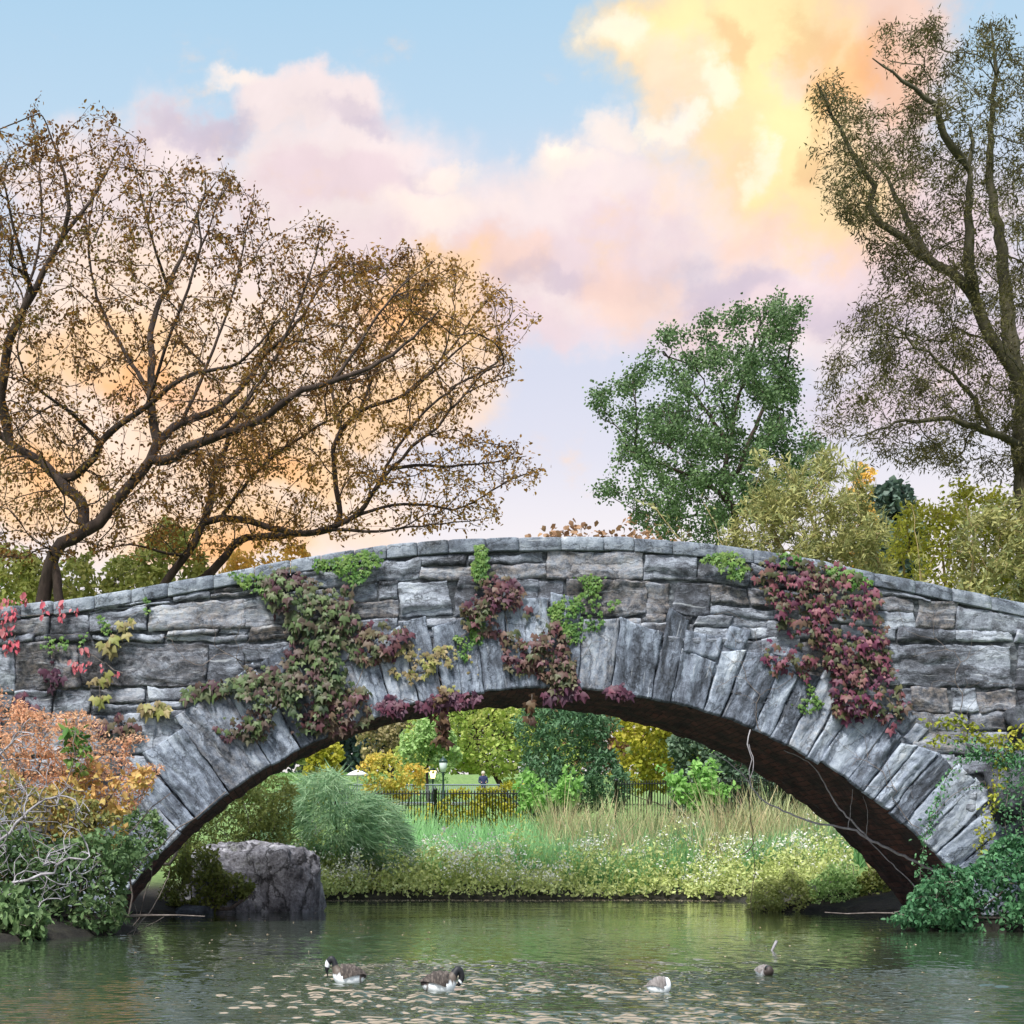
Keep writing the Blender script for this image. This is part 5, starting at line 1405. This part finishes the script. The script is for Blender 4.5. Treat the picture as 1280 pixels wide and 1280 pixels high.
plant('shrub', 'shaded green growth against the wall beneath the first arch slabs', 'shrub',
      [(130, 1085), (140, 1040), (165, 1005), (195, 1010), (210, 1040), (190, 1075), (160, 1100)], 33.6, 0.4, 1600, 0.10, T_OVAL, ML_BANKG, M_STEM, 160, n_att=80, stems=3, clump=0.4, thr=-0.3, tip=0.004, trunk_r=0.012)
plant('shrub', 'pale olive and gold leaved shrub filling in behind the silvery twigs', 'shrub', [(-40, 1100), (-40, 970), (0, 960), (50, 985), (90, 990), (130, 1005), (150, 1040), (130, 1075), (80, 1095), (20, 1110)], 30.0, 0.5, 3600, 0.11, T_OVAL, ML_OLV, M_STEM, 20, n_att=160, stems=4, clump=0.5, thr=-0.2, tip=0.004, trunk_r=0.015, ragged=16)
plant('bare_shrub', 'leafless silvery grey shrub with tangled twigs in front of the salmon plumes', 'shrub',
      [(-60, 1160), (-60, 900), (0, 905), (40, 900), (70, 960), (100, 980), (120, 1010), (130, 1060), (110, 1110), (60, 1140), (40, 1160)], 27.8, 0.7, 0, 0.1, T_OVAL, ML_AUTY, M_TWIG, -60,
      n_att=650, limbs=[([P(-80, 1170, 28.0), P(-40, 1100, 27.9), P(10, 1040, 27.8), P(60, 1000, 27.7)], 0.012, 0.006), ([P(-80, 1165, 28.1), P(-50, 1040, 28.2), P(-10, 960, 28.2), P(20, 920, 28.1)], 0.012, 0.006),
                        ([P(-80, 1168, 27.9), P(-20, 1120, 27.6), P(40, 1100, 27.5), P(100, 1070, 27.4)], 0.011, 0.006), ([P(-70, 1160, 27.9), P(-20, 1145, 27.4), P(30, 1135, 27.3), P(60, 1128, 27.3)], 0.012, 0.004)],
      tip=0.0062, step=0.16, k=1.0, ragged=10, pe=2.9)
plant('shrub', 'dark glossy green bank plant trailing leaves to the water below bare twigs', 'shrub',
      [(-40, 1178), (-40, 1110), (10, 1100), (40, 1120), (60, 1150), (50, 1184), (-40, 1190)], 27.2, 0.4, 1000, 0.16, T_OVAL, ML_BANKG, M_STEM, -10, n_att=50, stems=3, tip=0.004, trunk_r=0.015, clump=.4, thr=-.2)

ML_VINE = leaf_mat('dark_vine_leaf', [(44, 82, 56), (66, 112, 74), (94, 142, 96), (120, 160, 112)], 0.3, clump=0.8)
ML_VINEY = leaf_mat('yellow_vine_leaf', [(98, 118, 44), (150, 160, 56), (186, 176, 66)], 0.4, clump=0.9)
plant('vine_thicket', 'dense dark green vine thicket tumbling from the bank into the water', 'vine',
      [(1108, 1152), (1130, 1125), (1150, 1098), (1180, 1075), (1210, 1070), (1240, 1050), (1300, 1040), (1350, 1060), (1360, 1176), (1240, 1176), (1160, 1170)], 31.0, 0.8, 9000, 0.105, T_OVAL, ML_VINE, M_STEM, 1260,
      n_att=300, stems=6, clump=0.5, thr=-0.35, tip=0.004, trunk_r=0.02, droop=.7, ragged=14)
plant('shrub', 'dark green vine covered shrub on the bank past the wall end', 'shrub', [(1350, 1172), (1352, 1080), (1390, 1030), (1450, 1020), (1530, 1060), (1560, 1172)], 31.0, 0.9, 5000, 0.12, T_OVAL, ML_VINE, M_STEM, 1450, n_att=140, stems=4, clump=0.5, thr=-0.35, tip=0.004, trunk_r=0.02)
plant('shrub', 'autumn tinted bank shrub past the silvery twigs', 'shrub', [(-200, 1180), (-190, 1000), (-130, 900), (-70, 900), (-40, 1000), (-40, 1180)], 29.5, 0.9, 4500, 0.12, T_OVAL, ML_AUTY, M_STEM, -120, n_att=140, stems=4, clump=0.5, thr=-0.3, tip=0.004, trunk_r=0.02)
def strand(label, pts, n, mat, size=0.1, Y=33.6, spread=0.10, tmpl=T_OVAL, r=0.008):
    l3 = smooth_line([P(p[0], p[1], Y + (p[2] if len(p) > 2 else 0)) for p in pts], .1)
    t = thing('hanging_vine', tuple(l3[0]), label, 'vine', 'vines hanging at the wall end')
    mb = MB(); mb.tube(l3, r, r * .5, 5); mb.build('stem', M_STEM, t)
    n = int(n * 1.7)
    k = RNG.integers(0, len(l3), n)
    ps = l3[k] + RNG.normal(0, spread, (n, 3)) * np.array((1, .7, .6))
    leaves('foliage', ps, rand_dirs(n, (0, -.2, -.6)), rand_dirs(n, (0, -.6, .7)), size * RNG.uniform(.6, 1.2, n), tmpl, mat, t)
random.seed(3)
strand('arching yellow-leaved vine spray at the top of the hanging vines', [(1165, 905), (1190, 900), (1215, 908), (1245, 930), (1285, 930)], 110, ML_VINEY, .12, spread=.09)
strand('second yellow-green spray arching just below the topmost one', [(1160, 930), (1190, 918), (1225, 925), (1255, 920), (1285, 905)], 90, ML_VINEY, .11, spread=.09)
strand('long green vine looping down over the last arch slabs', [(1210, 945), (1190, 960), (1178, 985), (1168, 1010), (1158, 1040), (1152, 1075), (1150, 1100)], 150, ML_VINE, .09, spread=.07)
strand('yellowish vine hanging straight from the boulder to the thicket', [(1250, 925), (1248, 965), (1240, 1000), (1232, 1030), (1228, 1070)], 150, ML_VINEY, .09, spread=.08)
strand('green vine hanging close beside the boulder edge', [(1262, 930), (1262, 980), (1256, 1020), (1262, 1070)], 150, ML_VINE, .09, spread=.09)
strand('vine crossing bare from the arch slabs to the boulder', [(1168, 1018), (1190, 995), (1215, 983), (1245, 985), (1280, 980)], 30, ML_VINE, .08, spread=.05)
strand('thick leafy vine bunch where the sprays leave the wall', [(1205, 930), (1230, 945), (1262, 950), (1290, 945)], 240, ML_VINE, .09, spread=.16)
strand('vine at the outer edge trailing over the boulder', [(1290, 920), (1284, 960), (1276, 1010), (1284, 1060)], 150, ML_VINE, .09, spread=.12)

# dead branches across the arch, twigs in the water
def deadwood(name, label, lines, mat=M_TWIG, cat='branch'):
    t = thing(name, tuple(lines[0][0][0]), label, cat)
    mb = MB()
    for pts, r0, r1 in lines:
        l3 = smooth_line(pts, .12)
        if name != 'stick': l3[1:-1] += RNG.normal(0, .012, (len(l3) - 2, 3))
        mb.tube(l3, r0, r1, 6)
    mb.build('branch', mat, t, smooth=True)
    return t
YD = YB + 0.9
deadwood('dead_branch', 'long pale dead branch slung across the far haunch of the arch', [
    ([P(1176, 1092, YD), P(1130, 1070, YD), P(1085, 1048, YD), P(1060, 1035, YD), P(1010, 1026, YD), P(960, 1004, YD), P(945, 990, YD), P(925, 965, YD), P(890, 938, YD)], .035, .009),
    ([P(1085, 1048, YD), P(1050, 1010, YD - .1), P(1030, 980, YD - .2), P(1014, 955, YD - .3), P(980, 938, YD - .6)], .022, .009),
    ([P(1145, 1110, YD), P(1110, 1075, YD), P(1080, 1045, YD)], .014, .008),
    ([P(1060, 1035, YD), P(1064, 1002, YD - .3), P(1066, 985, YD - .5)], .010, .005),
    ([P(1082, 1046, YD), P(1085, 1020, YD - .3), P(1078, 990, YD - .5)], .008, .004)])
deadwood('dead_branch', 'thin twisted root hanging down from the arch lip', [
    ([P(938, 912, YB - .1), P(934, 930, YB - .12), P(940, 948, YB - .1), P(936, 962, YB - .1), P(940, 985, YB)], .014, .007), ([P(936, 930, YB - .1), P(942, 955, YB - .12), P(938, 972, YB - .1)], .010, .006)])
deadwood('twig', 'slender drooping twig whose tip reaches the pond under the arch', [
    ([P(935, 985, YD), P(938, 1020, YD), P(942, 1055, YD), P(928, 1068, YD)], .007, .012), ([P(942, 1100, YD), P(938, 1130, YD), P(944, 1160, YD)], .008, .004), ([P(940, 1060, YD), P(944, 1085, YD), P(942, 1100, YD)], .006, .008)], M_BARK, 'twig')
deadwood('reed_stalk', 'bent straw coloured stalk rising from the water by the arch foot', [
    ([P(150, 1176, 29.6), P(175, 1155, 29.8), P(200, 1120, 30), P(212, 1088, 30.2)], .012, .006), ([P(160, 1172, 29.6), P(185, 1158, 29.6), P(205, 1146, 29.6)], .007, .004), ([P(165, 1172, 29.5), P(172, 1150, 29.6), P(168, 1130, 29.6)], .007, .004)], M_STEM, 'stalk')
Ys = F * CAMH / (1188 - CY)
deadwood('stick', 'pale broken stick poking out of the open water', [([P(964, 1190, Ys), P(967.5, 1183, Ys), P(971, 1176, Ys)], .016, .022)], M_TWIG, 'stick')

# ------------------------------------------------------------------ water birds
M_FEATH = attr_mat('feathers')
M_BILL = plain_mat('dark_bill', (40, 38, 36), 0.4)
M_WING = rough_mat('brown_wing_feathers', [(26, 22, 22), (66, 58, 54), (124, 114, 106)], 20.0, 0.8, 0.4, (3, 1, 1))
M_WINGG = rough_mat('grey_wing_feathers', [(84, 80, 78), (120, 114, 112), (160, 156, 154)], 14.0, 0.8, 0.4, (3, 1, 1))
def loft(spine, rw, rh, colf, n=14, sub=5):
    """one continuous body along a bent spine; rw: half width, rh: half height"""
    sp = np.asarray(spine, float)
    m = len(sp)
    tt = np.linspace(0, m - 1, (m - 1) * sub + 1)
    S = smooth_line(sp, 1e9) if False else np.stack([np.interp(tt, range(m), sp[:, k]) for k in range(3)], 1)
    for _ in range(3):
        S[1:-1] = 0.25 * S[:-2] + 0.5 * S[1:-1] + 0.25 * S[2:]
    W = np.interp(tt, range(m), rw); H = np.interp(tt, range(m), rh)
    for _ in range(2):
        W[1:-1] = 0.25 * W[:-2] + .5 * W[1:-1] + .25 * W[2:]; H[1:-1] = 0.25 * H[:-2] + .5 * H[1:-1] + .25 * H[2:]
    T = norm(np.gradient(S, axis=0))
    side = np.array((0, 1.0, 0)) * np.ones((len(S), 1))
    side = norm(side - T * np.sum(side * T, 1, keepdims=True))
    up = np.cross(T, side)
    up = np.where(up[:, 2:3] < -0.0, -up, up) if False else -np.cross(side, T) * -1
    vs = []; cs = []
    for i in range(len(S)):
        for k in range(n):
            a = 2 * math.pi * k / n
            p = S[i] + side[i] * W[i] * math.cos(a) + up[i] * H[i] * math.sin(a)
            vs.append(p); cs.append(colf(tt[i], p, a))
    fs = [(i * n + k, i * n + (k + 1) % n, (i + 1) * n + (k + 1) % n, (i + 1) * n + k) for i in range(len(S) - 1) for k in range(n)]
    vs.append(S[0]); cs.append(cs[0]); vs.append(S[-1]); cs.append(cs[-2])
    q = len(vs) - 2
    tri = [(q, (k + 1) % n, k) for k in range(n)] + [(q + 1, (len(S) - 1) * n + k, (len(S) - 1) * n + (k + 1) % n) for k in range(n)]
    return vs, fs + tri, cs

def bird(name, label, cat, px, py, flip, spec, scale, rot=0.0):
    Y = F * CAMH / (py - CY)
    loc = P(px, py, Y); loc[2] = 0
    t = thing(name, tuple(loc), label, cat)
    ca, sa = math.cos(rot), math.sin(rot)
    def tr(p):
        x, y, z = p[0] * scale * (-1 if flip else 1), p[1] * scale * 1.2, (p[2] - .03) * scale * spec.get('zk', 1.5)
        return (loc[0] + x * ca - y * sa, loc[1] + x * sa + y * ca, loc[2] + z)
    vs, fs, cs = loft(*spec['body'])
    if flip: fs = [f[::-1] for f in fs]
    lmesh('body', [tr(v) for v in vs], fs, M_FEATH, t, smooth=True, vcol=cs)
    for sgn in (-1, 1):
        mb = MB()
        # folded wing: shallow shell along the flank
        nu, nv = 14, 8
        sp_ = np.asarray(spec['body'][0], float)[:5]; W_ = spec['body'][1][:5]; H_ = spec['body'][2][:5]
        gv = []
        for i in range(nu + 1):
            f_ = i / nu
            x = 0.20 - 0.62 * f_
            zc_ = np.interp(x, sp_[:, 0], sp_[:, 2]); wy = np.interp(x, sp_[:, 0], W_); hz = np.interp(x, sp_[:, 0], H_)
            swell = 1.05 + 0.10 * math.sin(math.pi * min(1, f_ * 1.15)) 
            amax_ = 1.75 - 0.75 * f_
            for j in range(nv + 1):
                a_ = 0.06 + (amax_ - 0.06) * j / nv
                rf = 0.012 * math.sin(f_ * 26 + j * 1.3)
                gv.append(tr((x - 0.05 * j / nv, sgn * (wy * swell + rf) * math.sin(a_), zc_ + (hz * swell + rf + .012) * math.cos(a_))))
        gf = [(i * (nv + 1) + j, i * (nv + 1) + j + 1, (i + 1) * (nv + 1) + j + 1, (i + 1) * (nv + 1) + j) for i in range(nu) for j in range(nv)]
        lmesh('wing', gv, gf, spec['wing'], t, smooth=True)
    if spec.get('bill'):
        mb = MB()
        p0, p1 = spec['bill']
        mb.tube([tr(p0), tr(np.array(p0) * .5 + np.array(p1) * .5), tr(p1)], 0.026 * scale, 0.010 * scale, 8)
        mb.build('bill', M_BILL, t, smooth=True)
    return t
BLK, WHT, BRN, DKB, GRY = lin((20, 22, 28)), lin((240, 244, 248)), lin((90, 80, 72)), lin((50, 40, 36)), lin((150, 148, 150))
def goose_col(head0, cheek):
    def f(t, p, a):
        if t >= head0:
            if cheek[0] < t < cheek[1]: return WHT
            return BLK
        if p[2] < 0.15 and t > 1.0: return WHT
        if t < 1.0: return DKB if p[2] > .1 else WHT
        return BRN
    return f
# preening goose: neck folded back and down over the shoulder
sg1 = dict(body=([(-.42, 0, .13), (-.3, 0, .12), (-.1, 0, .11), (.12, 0, .11), (.26, 0, .15), (.32, 0, .26), (.35, 0, .36), (.42, 0, .40), (.50, 0, .34), (.53, 0, .24), (.52, 0, .17)],
                 [.02, .11, .18, .19, .14, .075, .06, .06, .06, .05, .02], [.015, .10, .17, .18, .14, .08, .06, .06, .065, .05, .02], goose_col(5.3, (7.9, 8.7))), wing=M_WING, bill=((.525, 0, .2), (.50, 0, .10)))
sg2 = dict(body=([(-.42, 0, .14), (-.3, 0, .12), (-.1, 0, .11), (.12, 0, .11), (.26, 0, .15), (.33, 0, .25), (.40, 0, .33), (.49, 0, .31), (.52, 0, .22), (.47, 0, .14), (.42, 0, .10)],
                 [.02, .11, .18, .19, .14, .08, .065, .06, .06, .05, .02], [.015, .10, .17, .18, .14, .085, .065, .065, .065, .05, .02], goose_col(5.2, (8.6, 9.2))), wing=M_WING, bill=((.45, 0, .12), (.37, 0, .10)))
bird('goose', 'preening black-headed goose with a white cheek patch, nearer the boulder', 'goose', 436, 1228, True, sg1, 0.44, rot=-.2)
bird('goose', 'preening black-headed goose with head tucked down over its white breast', 'goose', 549, 1238, False, sg2, 0.44, rot=.15)
def duck_col(t, p, a):
    if t > 4: return WHT if p[2] > .1 else GRY
    return GRY if p[2] > .16 else WHT
sd1 = dict(body=([(-.34, 0, .12), (-.24, 0, .12), (-.05, 0, .12), (.14, 0, .12), (.25, 0, .15), (.25, 0, .22), (.16, 0, .25), (.06, 0, .22)],
                 [.02, .11, .17, .17, .12, .09, .08, .03], [.015, .10, .17, .18, .13, .09, .07, .03], duck_col), wing=M_WINGG)
bird('duck', 'pale grey and white duck asleep with its head tucked into its back', 'duck', 823, 1240, False, sd1, 0.34, rot=.1)
def mall_col(t, p, a):
    if t > 5.2: return lin((30, 40, 44))
    return WHT if p[2] < .12 and t < 3.2 else (GRY if t < 3.5 else DKB)
sd2 = dict(body=([(-.36, 0, .12), (-.24, 0, .12), (-.05, 0, .11), (.14, 0, .11), (.26, 0, .14), (.30, 0, .22), (.33, 0, .29), (.40, 0, .29), (.45, 0, .27)],
                 [.02, .1, .16, .16, .11, .06, .055, .05, .02], [.015, .07, .13, .14, .11, .07, .06, .05, .02], mall_col), wing=M_WINGG, bill=((.44, 0, .275), (.54, 0, .26)))
bird('duck', 'small dark-headed duck facing head-on beside the broken stick', 'duck', 955, 1219, False, dict(sd1, body=sd1['body'][:3] + (mall_col,), zk=1.05), 0.38, rot=-1.2)

# ------------------------------------------------------------------ fences, lamps and people beyond the reeds
def iron_fence(label, pts, h, spacing=0.13, post_every=3.0):
    pts = [np.array((x, y, gz(x, y))) for x, y in pts]
    t = thing('iron_fence', tuple(pts[0]), label, 'fence', 'black iron fences')
    a, b2 = pts[0], pts[-1]
    L = np.linalg.norm((b2 - a)[:2])
    mb = MB(); n = int(L / spacing)
    for i in range(n + 1):
        p = a + (b2 - a) * i / n
        mb.lathe((p[0], p[1], p[2] - .1), [(.024, 0), (.024, h - .06), (.03, h - .05), (.002, h + .06)], 5)
    mb.build('picket', M_IRON, t)
    for zz_ in (h - .22, .25):
        mb = MB(); d = np.array((0, 0, zz_))
        mb.tube([a + d, (a + b2) / 2 + d, b2 + d], .028, .028, 4); mb.build('rail', M_IRON, t)
    m = int(L / post_every)
    for i in range(m + 1):
        p = a + (b2 - a) * i / m
        mb = MB(); mb.lathe((p[0], p[1], p[2] - .1), [(.07, 0), (.07, h + .02), (.09, h + .03), (.09, h + .08), (.03, h + .14)], 8)
        mb.build('post', M_IRON, t)
iron_fence('black iron picket fence behind the weeping grass and mint meadow', [XY(420, 73.5), XY(668, 74)], 2.35)
iron_fence('black iron picket fence beyond the reeds and light green sapling', [XY(770, 76), XY(1075, 78)], 2.6)
# park railing on the far path
M_RAIL = plain_mat('grey_railing', (110, 122, 130), 0.5)
ra = np.array((*XY(380, 95), gz(*XY(380, 95)))); rb = np.array((*XY(690, 95), gz(*XY(690, 95))))
rt = thing('railing', tuple(ra), 'grey metal railing along the far path', 'railing')
mb = MB(); n = 120
for i in range(n + 1):
    p = ra + (rb - ra) * i / n
    mb.box((p[0] - .015, p[1] - .015, p[2]), (p[0] + .015, p[1] + .015, p[2] + 1.12))
mb.build('baluster', M_RAIL, rt)
for zz_ in (1.15, .15):
    mb = MB(); mb.tube([ra + (0, 0, zz_), (ra + rb) / 2 + (0, 0, zz_), rb + (0, 0, zz_)], .045, .045, 6); mb.build('rail', M_RAIL, rt)
M_PATH = rough_mat('path_asphalt', [(120, 116, 112), (150, 146, 142), (176, 172, 168)], 2.0, .95, .3)
pv = []; pf = []
for i, px in enumerate(range(300, 760, 20)):
    for Y in (96, 99):
        x_, y_ = XY(px, Y); pv.append((x_, y_, gz(x_, y_) + .06))
for i in range(len(pv) // 2 - 1):
    pf.append((2 * i, 2 * i + 2, 2 * i + 3, 2 * i + 1))
tag(lmesh('path', pv, pf, M_PATH), 'pale asphalt path behind the railing', 'path', kind='structure')

M_LGREEN = plain_mat('lamp_green', (36, 62, 56), 0.45)
M_GLASS = plain_mat('lantern_glass', (214, 226, 226), 0.2)
M_GLOW = plain_mat('lit_lantern_glass', (255, 214, 150), 0.3, emit=2.2)
def lamp(label, px, ytop, Y, glass, group='park lamp posts'):
    x, y = XY(px, Y); z0 = gz(x, y); zt = CAMH + (CY - ytop) / F * Y
    h = zt - z0
    t = thing('lamp_post', (x, y, z0), label, 'lamp post', group)
    mb = MB(); mb.lathe((x, y, z0), [(.2, 0), (.2, .15), (.13, .3), (.10, .8), (.06, .95), (.05, h - 1.05), (.09, h - 1.0), (.06, h - .92), (.12, h - .85)], 12); mb.build('post', M_LGREEN, t, smooth=True)
    mb = MB(); mb.lathe((x, y, z0), [(.13, h - .85), (.19, h - .6), (.22, h - .38), (.2, h - .33)], 12); mb.build('lantern', glass, t, smooth=True)
    mb = MB(); mb.lathe((x, y, z0), [(.24, h - .34), (.22, h - .25), (.12, h - .15), (.05, h - .1), (.04, h - .03), (.005, h)], 12); mb.build('lantern_cap', M_LGREEN, t, smooth=True)
lamp('dark green park lamp post with an unlit pale lantern', 554, 945, 90, M_GLASS)
lamp('park lamp post with its lantern glowing warm', 541, 957, 112, M_GLOW)

# white parasol and table
M_WHT = plain_mat('white_canvas', (226, 230, 226), 0.7)
x, y = XY(447, 97.5); z0 = gz(x, y)
t = thing('parasol', (x, y, z0), 'white garden parasol by the far railing', 'parasol')
zt = CAMH + (CY - 962) / F * 97.5
mb = MB(); mb.lathe((x, y, zt), [(.75, -.34), (.5, -.2), (.2, -.06), (.01, 0)], 8); mb.build('canopy', M_WHT, t)
mb = MB(); mb.lathe((x, y, z0), [(.3, 0), (.3, .06), (.03, .08), (.03, zt - z0 - .1)], 8); mb.build('pole', M_WHT, t)
t = thing('garden_table', (x + .9, y - .3, z0), 'white round table standing under the parasol edge', 'table')
mb = MB(); mb.lathe((x + .9, y - .3, z0), [(.55, .70), (.57, .72), (.55, .75)], 16); mb.build('table_top', M_WHT, t)
mb = MB(); mb.lathe((x + .9, y - .3, z0), [(.28, 0), (.26, .04), (.05, .08), (.04, .69)], 10); mb.build('leg', M_WHT, t)

# person standing behind the railing
def person(label, px, ytop, Y, jacket, trousers, hairc):
    x, y = XY(px, Y); zt = CAMH + (CY - ytop) / F * Y
    H = 1.72; z0 = zt - H
    t = thing('person', (x, y, z0), label, 'person')
    js = {'pel': (0, 0, .93), 'wst': (0, 0, 1.08), 'chs': (0, 0, 1.32), 'nek': (0, 0, 1.47), 'hd1': (0, -.01, 1.56), 'hd2': (0, -.02, 1.66)}
    names = list(js); vv = [js[k] for k in names]; ed = [(0, 1), (1, 2), (2, 3), (3, 4), (4, 5)]; rr = [(.16, .11), (.15, .11), (.19, .12), (.055, .055), (.085, .1), (.07, .085)]
    for s in (-1, 1):
        b0 = len(vv)
        vv += [(s * .09, 0, .86), (s * .1, -.01, .48), (s * .1, .02, .09), (s * .11, -.14, .04)]; rr += [(.09, .09), (.06, .065), (.045, .045), (.04, .03)]
        ed += [(0, b0), (b0, b0 + 1), (b0 + 1, b0 + 2), (b0 + 2, b0 + 3)]
        b0 = len(vv)
        vv += [(s * .2, 0, 1.37), (s * .25, -.03, 1.1), (s * .16, -.22, 1.05), (s * .1, -.3, 1.08)]; rr += [(.065, .065), (.05, .05), (.04, .04), (.035, .025)]
        ed += [(2, b0), (b0, b0 + 1), (b0 + 1, b0 + 2), (b0 + 2, b0 + 3)]
    me = bpy.data.meshes.new('body'); me.from_pydata(vv, ed, [])
    o = bpy.data.objects.new('body', me); COL.objects.link(o); o.parent = t
    md = o.modifiers.new('skin', 'SKIN'); o.modifiers.new('sub', 'SUBSURF').levels = 1
    for i, r_ in enumerate(rr):
        me.skin_vertices[0].data[i].radius = r_
    me.skin_vertices[0].data[0].use_root = True
    bpy.context.view_layer.update()
    dg = bpy.context.evaluated_depsgraph_get()
    m2 = bpy.data.meshes.new_from_object(o.evaluated_get(dg))
    o.modifiers.clear(); o.data = m2
    m2.materials.clear()
    for c in (jacket, trousers, (214, 170, 148)):
        m2.materials.append(plain_mat('cloth', c, .8))
    for p in m2.polygons:
        z = p.center[2]; p.use_smooth = True
        p.material_index = 1 if z < .9 else 2 if (z > 1.47 or (p.center[1] < -.27 and z > .95)) else 0
    mb = MB(); mb.lathe((x, y + .015, z0 + 1.60), [(.10, -.06), (.112, 0), (.105, .07), (.06, .125), (.01, .14)], 10); mb.build('hair', plain_mat('hair', hairc, .8), t, smooth=True)
    return t
person('person in a dark blue jacket with pale hair standing at the far railing', 604, 964, 96.6, (34, 44, 84), (40, 44, 56), (200, 190, 176))

# fallen leaves afloat
x = RNG.uniform(-3, 11, 240); y = RNG.uniform(13.2, 42, 240)
xd = RNG.uniform(0.8, 14, 900); x = np.concatenate([x, xd]); y = np.concatenate([y, np.interp(xd, [.6, 2.4, 5, 8, 11.5, 14.5], [55.6, 56.4, 56.8, 56.3, 57, 55.6]) - RNG.random(900) ** 2 * 1.6 - .03])
kx = in_poly(x, y, POND)
pos = np.stack([x, y, np.full(len(x), .006)], 1)[kx]
M_FLOAT = leaf_mat('floating_leaf', [(190, 150, 110), (216, 196, 170), (170, 150, 120)], 0.1)
o = leaves('floating_leaves', pos, norm(np.stack([RNG.normal(size=len(pos)), RNG.normal(size=len(pos)), np.zeros(len(pos))], 1)), np.array((0, 0, 1.0)) * np.ones((len(pos), 1)), RNG.uniform(.03, .07, len(pos)), T_OVAL, M_FLOAT)
tag(o, 'scattered pale fallen leaves floating on the pond', 'leaves', kind='stuff')
